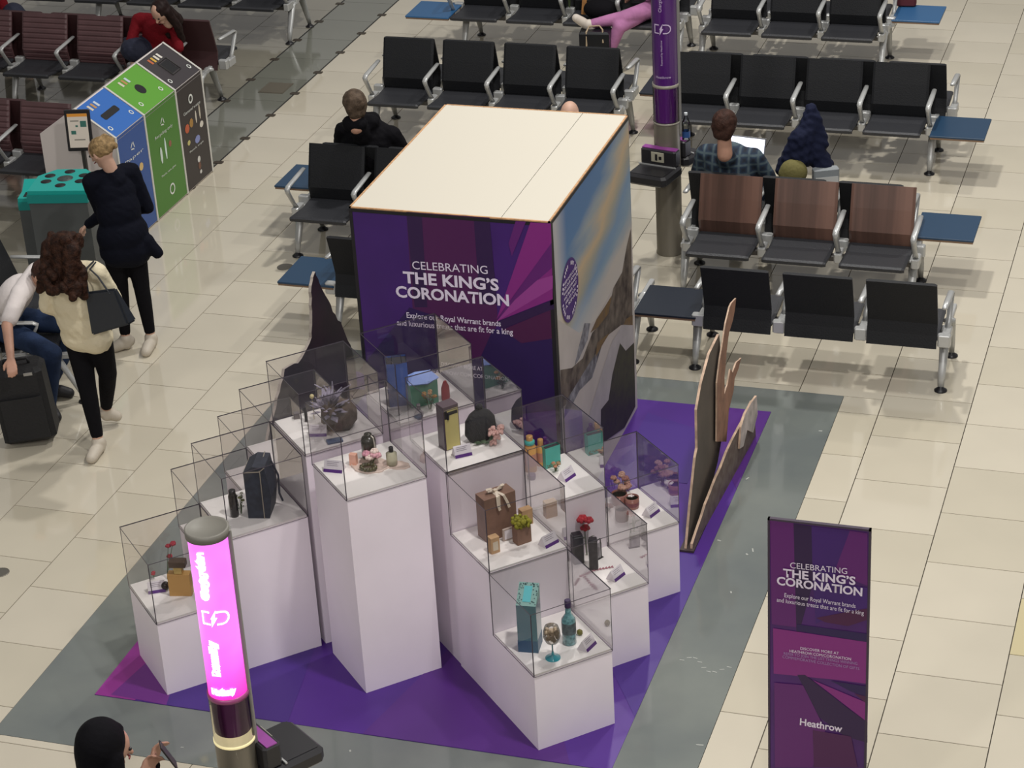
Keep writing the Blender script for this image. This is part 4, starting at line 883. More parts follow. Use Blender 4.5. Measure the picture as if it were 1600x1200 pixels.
decal('banner_print', [(6, [(1203, 812), (1240, 817), (1245, 980), (1206, 975)]), (2, [(1240, 818), (1268, 822), (1272, 905), (1245, 1000), (1242, 900)]), (0, [(1268, 822), (1328, 829), (1305, 900), (1270, 905)]),
      (6, [(1328, 829), (1355.5, 833), (1355.5, 915), (1318, 900), (1305, 890)]), (0, [(1270, 905), (1355.5, 918), (1355.5, 950), (1300, 960), (1275, 975)]), (5, [(1245, 975), (1355.5, 990), (1355.5, 1003), (1245, 985)]),
      (7, [(1275, 965), (1355.5, 950), (1355.5, 968), (1325, 978), (1290, 972)]), (3, [(1208, 981), (1355.5, 1003), (1355.5, 1068), (1310, 1062), (1209, 1052)]), (2, [(1246, 1054), (1258, 1054), (1330, 1110), (1355.5, 1128), (1355.5, 1160), (1320, 1150), (1280, 1120)]),
      (3, [(1270, 1062), (1355.5, 1098), (1355.5, 1128), (1300, 1085)]), (7, [(1335, 1083), (1355.5, 1088), (1355.5, 1100)]), (5, [(1298, 1063), (1355.5, 1072), (1355.5, 1088), (1330, 1080)]),
      (6, [(1210, 1066), (1255, 1070), (1290, 1140), (1270, 1198), (1211, 1198)]), (1, [(1270, 1140), (1330, 1150), (1340, 1198), (1272, 1198)])], PM, bp, fb, (0, -1, 0), .001)
nb = (0, -1, 0)
ptext('CELEBRATING', (1235, 886.5), (1324, 896), 9.5, fb, nb, bp, .0, ext=.006); ptext('THE KING\u2019S', (1224, 900), (1337, 913), 13, fb, nb, bp, .03, ext=.006)
ptext('CORONATION', (1214, 912), (1347.5, 930.5), 13, fb, nb, bp, .03, ext=.006)
ptext('Explore our Royal Warrant brands', (1226, 932), (1337, 949), 7, fb, nb, bp, .0, ext=.006); ptext('and luxurious treats that are fit for a king', (1214, 939), (1350, 960), 7, fb, nb, bp, .0, ext=.006)
ptext('DISCOVER MORE AT', (1251, 1014), (1311, 1022), 4.5, fb, nb, bp, .0, ext=.006); ptext('HEATHROW.COM/CORONATION', (1234, 1018), (1330, 1031), 4.5, fb, nb, bp, .0, ext=.006)
dm = mat('text_dim', '9a7fae', .5)
ptext('REFER TO JOIN THE LIST THINGS WINNING', (1225, 1022), (1340, 1038), 4.5, fb, nb, bp, 0, dm, ext=.006); ptext('COMMEMORATIVE COLLECTION OF GIFTS', (1223, 1027), (1343, 1046), 4.5, fb, nb, bp, 0, dm, ext=.006)
ptext('Heathrow', (1250, 1131.5), (1316, 1143), 11, fb, nb, bp, .02, ext=.006)
# ------------------------------------------------------------------ recycling bins (gabled block, three streams)
X0, XR, X1 = -9.32, -8.975, -8.64; ZE, ZR = .958, 1.19
t = thing('recycling_bins', (-8.98, 16.3, 0), 'gabled block of blue, green and black recycling bins with a white end', 'recycling bin')
WHB = mat('bin_white', 'd2c9c5', .5); WED = mat('bin_edge_white', 'c4c2bb', .5)
b = MB(); pr = [(X0, .012), (X1, .012), (X1, ZE), (XR, ZR), (X0, ZE)]
def gable(b, y0, y1, ins=0.):
    P = [(x, y0, z) for x, z in pr] + [(x, y1, z) for x, z in pr]; n = 5
    return b.add(P, [tuple(range(n)), tuple(range(n, 2 * n))[::-1]] + [(i, i + n, (i + 1) % n + n, (i + 1) % n) for i in range(n)])
gable(b, 15.466, 17.14); b.build('bin_housing', WHB, t)
b = MB(); b.box((X0 + .02, 15.48, 0), (X1 - .02, 17.12, .012)); b.build('plinth_base', BLK, t)
ICO = mat('icon_white', 'cfd2cc', .5); dkh = mat('opening_black', '0c0c10', .6)
sl = Vector((X1 - XR, 0, ZE - ZR)).normalized(); sn = Vector((-sl.z, 0, sl.x)); sn = sn if sn.z > 0 else -sn
def P_front(y, z, k=.004): return Vector((X1 + k, y, z))
def P_top(y, u, k=.004): return Vector((XR, y, ZR)) + sl * u + sn * k
SL = math.dist((XR, ZR), (X1, ZE))
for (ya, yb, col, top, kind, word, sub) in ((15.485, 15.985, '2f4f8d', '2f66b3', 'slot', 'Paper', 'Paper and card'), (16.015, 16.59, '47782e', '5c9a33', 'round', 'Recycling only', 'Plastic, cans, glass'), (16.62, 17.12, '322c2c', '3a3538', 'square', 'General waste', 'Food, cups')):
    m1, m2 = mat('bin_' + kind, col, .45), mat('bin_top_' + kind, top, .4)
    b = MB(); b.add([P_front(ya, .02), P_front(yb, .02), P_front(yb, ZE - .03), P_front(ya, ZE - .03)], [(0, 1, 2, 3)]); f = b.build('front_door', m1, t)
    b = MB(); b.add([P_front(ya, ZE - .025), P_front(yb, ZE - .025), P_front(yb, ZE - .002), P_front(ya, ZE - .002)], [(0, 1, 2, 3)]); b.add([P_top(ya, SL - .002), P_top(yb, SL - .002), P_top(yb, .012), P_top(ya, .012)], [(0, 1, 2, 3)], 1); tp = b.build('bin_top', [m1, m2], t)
    yc = (ya + yb) / 2; b = MB(); uc = SL * .52
    if kind == 'slot': pts = [(-.13, -.022), (-.115, -.032), (.115, -.032), (.13, -.022), (.13, .022), (.115, .032), (-.115, .032), (-.13, .022)]
    elif kind == 'round': pts = [(.055 * math.cos(k * math.pi / 10), .055 * math.sin(k * math.pi / 10)) for k in range(20)]
    else: pts = [(-.065, -.065), (.065, -.065), (.065, .065), (-.065, .065)]
    b.add([P_top(yc + a, uc + c, .006) for a, c in pts], [tuple(range(len(pts)))]); b.build('opening', dkh, tp)
    if kind == 'square':
        b = MB(); b.tube([P_top(yc + a, uc + c, .01) for a, c in ((-.08, -.08), (.08, -.08), (.08, .08), (-.08, .08), (-.08, -.075))], .005, 5); b.build('flap_frame', ALD, tp)
    def ring(fn, y, z, r, n=20, w_=.35, tri=False):
        b = MB(); k = 3 if tri else n
        for i in range(k):
            a0 = 2 * math.pi * i / k + math.pi / 2; a1 = a0 + 2 * math.pi / k * (.8 if tri else 1)
            b.add([fn(y + r * math.cos(a0), z + r * math.sin(a0)), fn(y + r * math.cos(a1), z + r * math.sin(a1)), fn(y + r * (1 - w_) * math.cos(a1), z + r * (1 - w_) * math.sin(a1)), fn(y + r * (1 - w_) * math.cos(a0), z + r * (1 - w_) * math.sin(a0))], [(0, 1, 2, 3)])
        return b
    ff = lambda y, z: P_front(y, z, .006)
    ft = lambda y, u: P_top(y, u, .006)
    ring(ff, yc, ZE - .17, .042, w_=.4, tri=kind != 'square').build('stream_symbol', ICO, f)
    for dy, du in ((-.19, .34), (.19, .34)):
        ring(ft, yc + dy, du - .02, .024, w_=.4).build('round_sticker', ICO, tp)
    ys0, ys1 = yc - .17, yc + .17
    text(word, P_front(ys0, ZE - .27), P_front(ys1, ZE - .27), .028, ICO, f, (1, 0, 0), ext=.004)
    text(sub, P_front(ys0 + .03, ZE - .62), P_front(ys1 - .03, ZE - .62), .018, ICO, f, (1, 0, 0), ext=.004)
    # printed pictures of what goes in
    shp = {'slot': [('dfe2e8', -.12, .56, .07, .09), ('b9c6da', .0, .52, .08, .1), ('c9aa6e', .1, .57, .05, .06)], 'round': [('c5d3c8', -.09, .52, .028, .13), ('cfe0d8', .0, .55, .02, .17), ('8e5b4a', .09, .56, .035, .05)],
           'square': [('b4593a', -.13, .56, .06, .07), ('a0793e', -.04, .58, .05, .07), ('c9c2b4', .06, .6, .018, .1), ('bdb5a4', .14, .62, .02, .12), ('b9b070', -.13, .43, .04, .04), ('8089b8', .04, .40, .07, .06), ('cfc8bc', .15, .5, .05, .05), ('c8c6c0', .02, .22, .04, .05), ('6f4d3d', .02, .16, .036, .06), ('c8c6c0', .03, .10, .03, .03)]}[kind]
    for c, y, z, a, h in shp:
        b = MB(); b.add([P_front(yc + y + a * .75 * math.cos(q * math.pi / 4 + .39), z + h * .6 * math.sin(q * math.pi / 4 + .39), .006) for q in range(8)], [tuple(range(8))]); b.build('waste_picture', mat('pic_' + c, c, .6), f)
    for q, c in enumerate(('c9bfae', 'b08552', 'b9c4d0') if kind != 'square' else ('b5623c', 'c9a13e', 'cfc9ba', 'd6d2c8')):
        b = MB(); y = yc - .14 + q * .055; b.add([P_top(y, .05, .006), P_top(y + .03, .05, .006), P_top(y + .035, .11, .006), P_top(y + .004, .11, .006)], [(0, 1, 2, 3)]); b.build('waste_picture', mat('pic_' + c, c, .6), tp)
for y in (15.474, 16.0, 16.605, 17.132):
    b = MB(); b.box((X1, y - .012, .012), (X1 + .008, y + .012, ZE)); b.add([P_top(y - .012, 0, .008), P_top(y + .012, 0, .008), P_top(y + .012, SL + .006, .008), P_top(y - .012, SL + .006, .008)], [(0, 1, 2, 3)]); b.build('edge_strip', WED, t)
ring(lambda y, z: P_front(y, z, .006), 16.33, .17, .05, w_=.3).build('stream_symbol', ICO, t)
# tablet sign on the end wall
t = thing('screen_sign', (-8.86, 15.3, 0), 'small portrait screen in a black frame on a slim post by the bins', 'screen')
FN = Vector((.25, -1, .12)).normalized(); XU = Vector((1, .25, 0)).normalized(); UP = FN.cross(XU) * -1
if UP.z < 0: UP = -UP
Tt = frame((-8.86, 15.30, 1.08), XU, -FN, UP)
b = MB(); b.box((-.105, -.012, -.17), (.105, .014, .17), T=Tt, bev=.008); b.build('screen_frame', mat('screen_frame', '1c191c', .4), t)
b = MB(); b.add([(-.082, -.0135, -.14), (.082, -.0135, -.14), (.082, -.0135, .14), (-.082, -.0135, .14)], [(0, 1, 2, 3)], 0, Tt); sc = b.build('screen', mat('screen_glow', '9c948a', .3, emit='cbbfb0', es=.35), t)
for c, r in (('b97a2c', (-.082, .115, .082, .14)), ('2f5a50', (.02, .03, .07, .08)), ('2f5a50', (-.06, -.03, -.02, .0)), ('2f5a50', (-.02, .03, -.0, .045)), ('6e6a62', (-.06, .075, .01, .085)), ('6e6a62', (-.04, -.08, .05, -.07))):
    b = MB(); x0, y0, x1, y1 = r; b.add([(x0, -.0145, y0), (x1, -.0145, y0), (x1, -.0145, y1), (x0, -.0145, y1)], [(0, 1, 2, 3)], 0, Tt); b.build('screen_graphic', mat('scr_' + c, c, .4, emit=c, es=.3), sc)
b = MB(); b.box((-8.875, 15.31, .02), (-8.845, 15.335, 1.0)); b.box((-8.96, 15.25, 0), (-8.76, 15.4, .02), bev=.02); b.build('sign_post', ALD, t)
# ------------------------------------------------------------------ teal topped cup bin
def cupbin(key, T, w_, d_, h, label, holes):
    t = thing('cup_bin', T.translation, label, 'bin'); GB = mat('bin_grey', '4b4e4e', .6, noise=(3, .1)); TE = mat('lid_teal', '119c93', .45); TD = mat('lid_teal_dark', '0c827c', .5)
    pts = [(-w_ / 2, -d_ / 2), (w_ / 2, -d_ / 2), (w_ / 2, d_ * .2), (w_ * .25, d_ / 2), (-w_ * .25, d_ / 2), (-w_ / 2, d_ * .2)]
    b = MB(); b.prism(pts, 0.0, h - .10, T=T); b.build('bin_body', GB, t)
    P2 = [(x * 1.04, y * 1.04) for x, y in pts]; b = MB(); b.prism(P2, h - .10, h - .03, 1, T); b.prism([(x * .97, y * .97) for x, y in P2], h - .03, h, 0, T); l = b.build('bin_lid', [TE, TD], t)
    for (x, y, r) in holes:
        b = MB(); b.lathe([(r, h), (r, h + .0015), (.001, h + .0015)], 20, T=T @ Matrix.Translation((x, y, 0))); b.build('cup_hole', dkh if r < .06 else mat('lid_centre', '5d6b68', .5, noise=(60, .5, '2c3433')), l)
    return t
hh = [(.0, .03, .062)] + [(.15 * math.cos(a), .03 + .14 * math.sin(a), .042) for a in (math.radians(k) for k in (25, 90, 155, 205, 270, 335))]
cupbin('a', RZ((-8.62, 14.55, 0), 12), .46, .44, .97, 'tall grey cup bin with a teal lid full of round holes', hh)
b_ = cupbin('b', RZ((-9.0, 14.70, 0), 15), .19, .26, .78, 'small grey bin with an open teal top left of the tall cup bin', [])
b = MB(); T = RZ((-9.0, 14.70, 0), 15); b.box((-.06, -.10, .78), (.06, .0, .7815), T=T); b.build('opening', dkh, b_)
b = MB(); b.add([(-.095, .02, .78), (.095, .02, .78), (.095, .13, .84), (-.095, .13, .84)], [(0, 1, 2, 3)], 0, T); b.build('raised_flap', mat('lid_teal', '119c93', .45), b_)
# ------------------------------------------------------------------ board cutouts
CUT = mat('cutout_back', '4f463f', .7, noise=(5, .15)); CED = mat('cutout_edge', 'b79c86', .7, noise=(14, .25)); CDK = mat('cutout_print_dark', '1d1029', .5, noise=(3, .3, '2b1029'))
def board(name, pts, X, th, mats, parent, dirv=None, tilt=0.):
    """flat board standing in the plane x = X; pts = (y, z)"""
    n = len(pts); vs = [(X + tilt * (y - pts[0][0]), y, z) for y, z in pts] + [(X + th + tilt * (y - pts[0][0]), y, z) for y, z in pts]
    b = MB(); b.add(vs, [tuple(range(n, 2 * n)), tuple(range(n))[::-1]], 0); b.add(vs, [(i, i + n, (i + 1) % n + n, (i + 1) % n) for i in range(n)], 1)
    me = b.mesh(name, mats); bm = bmesh.new(); bm.from_mesh(me); bmesh.ops.recalc_face_normals(bm, faces=bm.faces); bm.to_mesh(me); bm.free(); return link(name, me, parent)
t = thing('board_cutout', (-3.0, 12.4, .004), 'tall ragged wooden cutout seen edge on, right of the plinths on the purple mat', 'cutout')
rg = random.Random(11)
def rag(pts, k=.012, n=4):
    out = []
    for (a, c) in zip(pts[:-1], pts[1:]):
        for i in range(n): u = i / n; out.append((a[0] + (c[0] - a[0]) * u + rg.uniform(-k, k), a[1] + (c[1] - a[1]) * u + rg.uniform(-k, k)))
    return out + [pts[-1]]
def pxx(l, X): return [(p.y, p.z) for p in (px(a, c, X, 0) for a, c in l)]
o1 = pxx([(1069, 857), (1075, 790), (1083, 715)], -3.02) + pxx([(1086, 700), (1085, 640), (1092, 600), (1105, 552), (1120, 522)], -3.02)
top = rag(pxx([(1120, 522), (1122, 560), (1128, 610)], -3.02) , .008, 3)
board('tall_board', o1[:-1] + top + pxx([(1128, 660), (1118, 720), (1100, 790), (1086, 857)], -3.02)[:-1] + [(px(1083, 861, -3.02, 0).y, .01)], -3.02, .016, [CUT, CED], t)
br = rag(pxx([(1119, 690), (1119, 600), (1124, 560), (1129, 530), (1133, 505), (1139, 480), (1145, 466)], -2.985), .004, 2)[:-1] + rag(pxx([(1149, 467), (1147, 485), (1144, 500), (1138, 520), (1134, 550), (1131, 590), (1131, 615), (1136, 600), (1140, 576), (1144, 582), (1150, 565), (1157, 560), (1153, 575), (1147, 592), (1145, 610), (1138, 640), (1134, 690)], -2.985), .004, 2)
board('branch_board', br, -2.99, .010, [mat('cutout_bark', '84604e', .7, noise=(9, .25)), CED], t)
lo = [(11.79, .004), (11.80, .05)] + rag([(11.9, .09), (12.2, .19), (12.6, .26), (13.0, .30), (13.25, .31), (13.31, .22)], .01, 3) + [(13.33, .004)]
RKM = mat('cutout_rock', '8d7d74', .7, noise=(16, .4, '5c4a45'))
board('rock_board', lo, -2.985, .016, [RKM, CED], t, tilt=.045)
board('white_rock', [(12.86, .16), (12.9, .30), (13.0, .345), (13.15, .35), (13.3, .33), (13.32, .18), (13.2, .10), (13.05, .20), (12.95, .13)], -2.918, .014, [mat('white_rock', 'b5aaa8', .6, noise=(10, .25)), CED], t, tilt=.045)
b = MB(); b.box((-3.045, 11.765, .005), (-2.955, 13.0, .02)); b.build('foot_board', mat('board_brown', '3e3132', .6), t)
t = thing('board_cutout', (-5.86, 12.7, .004), 'dark purple ragged cutout with a pointed peak, left of the box behind the cases', 'cutout')
lc = [(11.75, .006), (11.8, .22)] + rag([(11.95, .42), (12.15, .60), (12.3, .72), (12.6, .66), (12.78, .72), (12.82, .9), (12.85, 1.08), (12.93, 1.14), (13.0, 1.04), (13.14, .8), (13.28, .60), (13.42, .36)], .012, 4) + [(13.47, .2), (13.47, .006)]
board('mountain_board', lc, -5.87, .02, [CDK, mat('cutout_edge_pale', 'a39990', .7)], t)
b = MB(); b.box((-5.90, 11.85, .005), (-5.75, 13.4, .02)); b.build('foot_board', mat('board_brown', '3e3132', .6), t)
# ------------------------------------------------------------------ organic shapes: union of tapered capsules and ellipsoids, remeshed into one surface
def blob(name, prims, mats, parent=None, voxel=.009, smooth=4, loc=None, noise=0.):
    """prims: ('c', p, r, q, s, mi) capsule or ('e', centre, (rx, ry, rz), matrix3 or None, mi)"""
    g = MB()
    for p in prims:
        if p[0] == 'c':
            a, ra, c, rb = Vector(p[1]), p[2], Vector(p[3]), p[4]; d = c - a; L = d.length; ax = d.normalized() if L > 1e-6 else Vector((0, 0, 1))
            T = Matrix.Translation(a) @ ax.to_track_quat('Z', 'Y').to_matrix().to_4x4()
            prof = [(max(ra * math.cos(q), 1e-5), ra * math.sin(q)) for q in [math.radians(v) for v in (-90, -67, -45, -22, 0)]] + [(max(rb * math.cos(q), 1e-5), L + rb * math.sin(q)) for q in [math.radians(v) for v in (0, 22, 45, 67, 90)]]
            g.lathe(prof, 16, T=T)
        else:
            R_ = (p[3].to_4x4() if p[3] is not None else Matrix.Identity(4)); T = Matrix.Translation(Vector(p[1])) @ R_ @ Matrix.Diagonal((*p[2], 1))
            g.lathe([(max(math.cos(q), 1e-5), math.sin(q)) for q in [math.radians(-90 + 15 * v) for v in range(13)]], 22, T=T)
    me = g.mesh(name, [])
    o = bpy.data.objects.new(name, me); COL.objects.link(o)
    r = o.modifiers.new('r', 'REMESH'); r.mode = 'VOXEL'; r.voxel_size = voxel; r.use_smooth_shade = True
    s = o.modifiers.new('s', 'SMOOTH'); s.factor = .5; s.iterations = smooth
    bpy.context.view_layer.update(); dg = bpy.context.evaluated_depsgraph_get(); m2 = bpy.data.meshes.new_from_object(o.evaluated_get(dg)); bpy.data.objects.remove(o); bpy.data.meshes.remove(me)
    m2.name = name; m2.materials.clear()
    for m in (mats if isinstance(mats, (list, tuple)) else [mats]): m2.materials.append(m)
    n = len(m2.vertices)
    if noise and n:
        co = np.empty(n * 3, 'f'); m2.vertices.foreach_get('co', co); co = co.reshape(-1, 3); q = co * 55
        d = noise * (np.sin(q[:, 0] + 2 * np.sin(q[:, 1] * .7)) * np.sin(q[:, 1] * 1.1 + q[:, 2] * .5) * np.sin(q[:, 2] + q[:, 0] * .4))
        nn = np.empty(n * 3, 'f'); m2.vertices.foreach_get('normal', nn); co = co + nn.reshape(-1, 3) * d[:, None]; m2.vertices.foreach_set('co', co.astype('f').ravel()); m2.update()
    if isinstance(mats, (list, tuple)) and len(mats) > 1:
        k = len(m2.polygons); ce = np.empty(k * 3, 'f'); m2.polygons.foreach_get('center', ce); ce = ce.reshape(-1, 3); best = np.full(k, 1e9); mi = np.zeros(k, 'i')
        for p in prims:
            if p[0] == 'c':
                a, c = np.array(p[1]), np.array(p[3]); ab = c - a; L = max(ab @ ab, 1e-9); t = np.clip((ce - a) @ ab / L, 0, 1)
                d = np.linalg.norm(ce - a - t[:, None] * ab, axis=1) - (p[2] + (p[4] - p[2]) * t); m_ = p[5]
            else: d = np.linalg.norm(ce - np.array(p[1]), axis=1) - min(p[2]); m_ = p[4]
            w_ = d < best; best[w_] = d[w_]; mi[w_] = m_
        m2.polygons.foreach_set('material_index', mi)
    for p in m2.polygons: p.use_smooth = True
    return link(name, m2, parent, loc)
SKIN = mat('skin', 'b58a75', .55, noise=(12, .08)); SKP = mat('skin_pale', 'c09a86', .55, noise=(12, .08)); LIP = mat('lips', '8f4f48', .5); EYE = mat('eye_dark', '1d1715', .3)
def hand(w, d, pn, curl=.6, side=1, r=.0085):
    """capsules of a palm, four unequal bent fingers and a thumb off the palm's side"""
    w, d, pn = Vector(w), Vector(d).normalized(), Vector(pn); pn = (pn - d * pn.dot(d)).normalized(); s = d.cross(pn) * side; out = []
    for k in (-.026, -.009, .009, .026): out.append(('c', w + s * k * .6, .014, w + d * .075 + s * k, .0125, 0))
    for k, L in ((-.030, .052), (-.010, .068), (.011, .074), (.031, .066)):
        b0 = w + d * .08 + s * k; c1 = b0 + (d * math.cos(curl) + pn * math.sin(curl)) * L * .5; c2 = c1 + (d * math.cos(curl * 2) + pn * math.sin(curl * 2)) * L * .5
        out += [('c', b0, r * 1.05, c1, r, 0), ('c', c1, r, c2, r * .85, 0)]
    t0 = w + d * .02 + s * .028; t1 = t0 + (d * .6 + s * .65 + pn * .3).normalized() * .035; t2 = t1 + (d * .85 + pn * .5).normalized() * .03
    return out + [('c', t0, .013, t1, .0105, 0), ('c', t1, .0105, t2, .009, 0)]
def person(label, J, skin=SKIN, top=None, legs=None, shoe=None, hair=None, hairp=None, sleeve='long', extra=(), curl=.6, slim=1., hems=(), short_hair=True, facing=(0, 1, 0), bald=False, root=None, palms=None, tnoise=.0, bare_ankle=True, collar=False):
    """J: joints in world metres; head = centre of the head, hf = where the face points"""
    V = {k: Vector(v) for k, v in J.items()}; hf = V['hf'].normalized(); side = hf.cross(Vector((0, 0, 1))).normalized(); hu = side.cross(hf).normalized(); h = V['head']
    base = root or (V['lan'].x * .5 + V['ran'].x * .5, V['lan'].y * .5 + V['ran'].y * .5, 0)
    t = thing('person', base, label, 'person')
    R3 = Matrix((side, hf, hu)).transposed(); k = slim
    P = [('e', h + hu * .012, (.073, .092, .10), R3, 0), ('c', h - hu * .055 + hf * .03, .048, h - hu * .075 + hf * .055, .028, 0),
         ('c', h + hf * .085 - hu * .0, .010, h + hf * .105 - hu * .025, .013, 0), ('c', V['neck'] - Vector((0, 0, .02)), .056 * k, h - hu * .05 - hf * .01, .05, 0)]
    for s in (-1, 1): P += [('c', h + side * .074 * s - hu * .02, .012, h + side * .078 * s + hu * .015 - hf * .008, .014, 0)]
    pel, ch = V['pelvis'], V['chest']; mid = pel.lerp(ch, .5)
    shv = (V['rsh'] - V['lsh']).normalized(); upv = (V['neck'] - pel).normalized(); fv = upv.cross(shv).normalized(); RT = Matrix((shv, fv, shv.cross(fv))).transposed()
    tor = [('e', ch, (.155 * k, .105 * k, .17), RT), ('e', mid, (.13 * k, .10 * k, .15), RT), ('c', V['lsh'] - shv * -.02, .058 * k, V['rsh'] - shv * .02, .058 * k), ('c', ch + upv * .08, .085 * k, V['neck'] - upv * .03, .055 * k)]
    hipv = (V['rhip'] - V['lhip']).normalized(); pelp = [('e', pel, (.16 * k, .12 * k, .125), RT), ('c', V['lhip'], .09 * k, V['rhip'], .09 * k)]
    def add(lst, grow, mi=0):
        o = []
        for p in lst:
            if p[0] == 'c': o.append(('c', p[1], p[2] + grow, p[3], p[4] + grow, mi))
            else: o.append(('e', p[1], tuple(q + grow for q in p[2]), p[3], mi))
        return o
    leg = []; arm = []; hnd = []; fore = []; foot = {}
    for s in 'lr':
        hp, kn, an, to = V[s + 'hip'], V[s + 'kn'], V[s + 'an'], V[s + 'toe']
        leg += [('c', hp, .088 * k, kn, .058 * k), ('c', kn, .056 * k, kn.lerp(an, .35), .055 * k), ('c', kn.lerp(an, .35), .055 * k, an, .036 * k)]
        fd = (to - an); fl = Vector((fd.x, fd.y, fd.z)).normalized()
        foot[s] = [('c', an - fl * .03 + Vector((0, 0, -.035)), .034, an.lerp(to, .55) + Vector((0, 0, -.01)), .036), ('c', an.lerp(to, .5) + Vector((0, 0, -.01)), .037, to, .030), ('c', an + Vector((0, 0, 0)), .04, an + Vector((0, 0, -.04)), .036)]
        sh, el, wr = V[s + 'sh'], V[s + 'el'], V[s + 'wr']
        arm += [('c', sh, .052 * k, el, .040 * k)]; fore += [('c', el, .040 * k, wr, .027 * k)]
        pn = (palms or {}).get(s, Vector((0, 0, -1))); d = (wr - el).normalized() if s + 'hd' not in V else V[s + 'hd']
        hnd += hand(wr, d, pn, curl, 1 if s == 'l' else -1)
    allb = P + add(tor, 0) + add(pelp, 0) + add(leg, 0) + add(arm, 0) + add(fore, 0) + hnd + [q for s in 'lr' for q in add(foot[s], -.008)]
    blob('body', allb, skin, t, .0085)
    if top:
        sl = add(arm, .012) + (add(fore, .012) if sleeve == 'long' else [])
        if sleeve == 'short': sl = [('c', V[s + 'sh'], .066 * k, V[s + 'sh'].lerp(V[s + 'el'], .8), .06 * k, 0) for s in 'lr']
        blob('top', add([q for q in tor[:3]], .014) + [('c', ch + upv * .08, .09 * k, V['neck'] - upv * .05, .065 * k, 0)] + sl + add(pelp[:1], .012) + [tuple(q) for q in hems], top, t, .011, 3, noise=tnoise)
    if legs:
        lg = []
        for s in 'lr':
            an = V[s + 'kn'].lerp(V[s + 'an'], .86 if bare_ankle else .97); kn = V[s + 'kn']; lg += [('c', V[s + 'hip'], .096 * k, kn, .066 * k, 0), ('c', kn, .064 * k, kn.lerp(an, .35), .06 * k, 0), ('c', kn.lerp(an, .35), .06 * k, an, .044 * k, 0)]
        blob('trousers', lg + add(pelp, .008), legs, t, .011, 3)
    if shoe:
        for s in 'lr':
            o = blob('shoe', add(foot[s], .010), shoe, t, .008, 2)
            b = MB(); pts = [V[s + 'toe'] + Vector((0, 0, -.028)), V[s + 'an'].lerp(V[s + 'toe'], .5) + Vector((0, 0, -.038)), V[s + 'an'] + Vector((0, 0, -.062))]
            b.tube(pts, [.03, .036, .034], 10, flat=((V[s + 'toe'] - V[s + 'an']).cross(Vector((0, 0, 1))), .35)); b.build('sole', mat('sole_pale', '9c9588', .7) if shoe.name != 'shoe_black' else mat('sole_grey', '75706a', .7), o)
    if hair: blob('hair', hairp(h, hf, side, hu), hair, t, .009, 2, noise=.004)
    if not bald or True:
        b = MB()
        for s in (-1, 1): b.ball(h + hf * .086 + side * .031 * s + hu * .012, .0095, n=8)
        b.build('eyes', EYE, t)
        b = MB(); b.tube([h + hf * .093 - hu * .048 + side * -.02, h + hf * .099 - hu * .046, h + hf * .093 - hu * .048 + side * .02], [.004, .006, .004], 6); b.build('mouth', LIP, t)
    return t
def cap_hair(h, f, s, u, k=1.): return [('e', h + u * .03 - f * .018, (.083 * k, .093 * k, .088 * k), Matrix((s, f, u)).transposed(), 0), ('c', h - f * .055 - u * .01, .05, h - f * .05 - u * .05, .038, 0)]
def full_hair(h, f, s, u):
    return [('e', h + u * .03 - f * .018, (.096, .104, .10), Matrix((s, f, u)).transposed(), 0), ('c', h - f * .035 - u * .0 - s * .03, .066, h - f * .035 - u * .055 - s * .02, .058, 0), ('c', h - f * .035 + s * .03, .066, h - f * .035 - u * .055 + s * .02, .058, 0)]
def bun_hair(h, f, s, u):
    rg = random.Random(2); out = [('e', h + u * .028 - f * .02, (.086, .092, .085), Matrix((s, f, u)).transposed(), 0)]
    for _ in range(16): out.append(('e', h - f * rg.uniform(.03, .1) + s * rg.uniform(-.06, .06) + u * rg.uniform(-.01, .09), (.026, .026, .024), None, 0))
    return out
def curly_hair(h, f, s, u):
    rg = random.Random(4); out = [('e', h + u * .02 - f * .02, (.105, .11, .10), Matrix((s, f, u)).transposed(), 0)]
    for _ in range(90):
        a = rg.uniform(0, 6.28); z = rg.uniform(-.30, .09); r = .105 + .045 * min(1, max(0, -z / .15)); y = math.cos(a) * r
        if y > .03 and z < .03: y = .02
        out.append(('e', h + s * math.sin(a) * r + f * (y - .02) + u * z, (.03, .03, .032), None, 0))
    for x in (-.08, 0, .08): out.append(('c', h - f * .06 + s * x, .07, h - f * .075 + s * x * 1.1 - u * .24, .05, 0))
    return out
def long_hair(h, f, s, u):
    out = [('e', h + u * .025 - f * .02, (.088, .098, .09), Matrix((s, f, u)).transposed(), 0)]
    for x in (-1, 1): out += [('c', h + s * .07 * x - f * .01, .04, h + s * .085 * x + f * .02 - u * .2, .042, 0), ('c', h + s * .085 * x + f * .02 - u * .2, .042, h + s * .07 * x + f * .07 - u * .36, .028, 0)]
    return out + [('c', h - f * .05, .06, h - f * .07 - u * .25, .06, 0)]
NVY = mat('cloth_navy', '0c0e19', .85, bump=(50, .3)); BKC = mat('cloth_black', '0e0d11', .85, bump=(50, .3)); CRE = mat('cloth_cream', 'dacfb2', .85, bump=(40, .4)); TEE = mat('cloth_white', 'd8d0ce', .8, bump=(30, .3)); DNM = mat('denim', '27344e', .8, noise=(9, .25), bump=(60, .3)); RED = mat('cloth_red', '6a121b', .8, bump=(60, .4)); PNK = mat('cloth_pink', 'a87099', .8, noise=(7, .12), bump=(40, .3))
SHG = mat('shoe_pale', 'b9b0a2', .6); SHB = mat('shoe_black', '1d1b1f', .6)
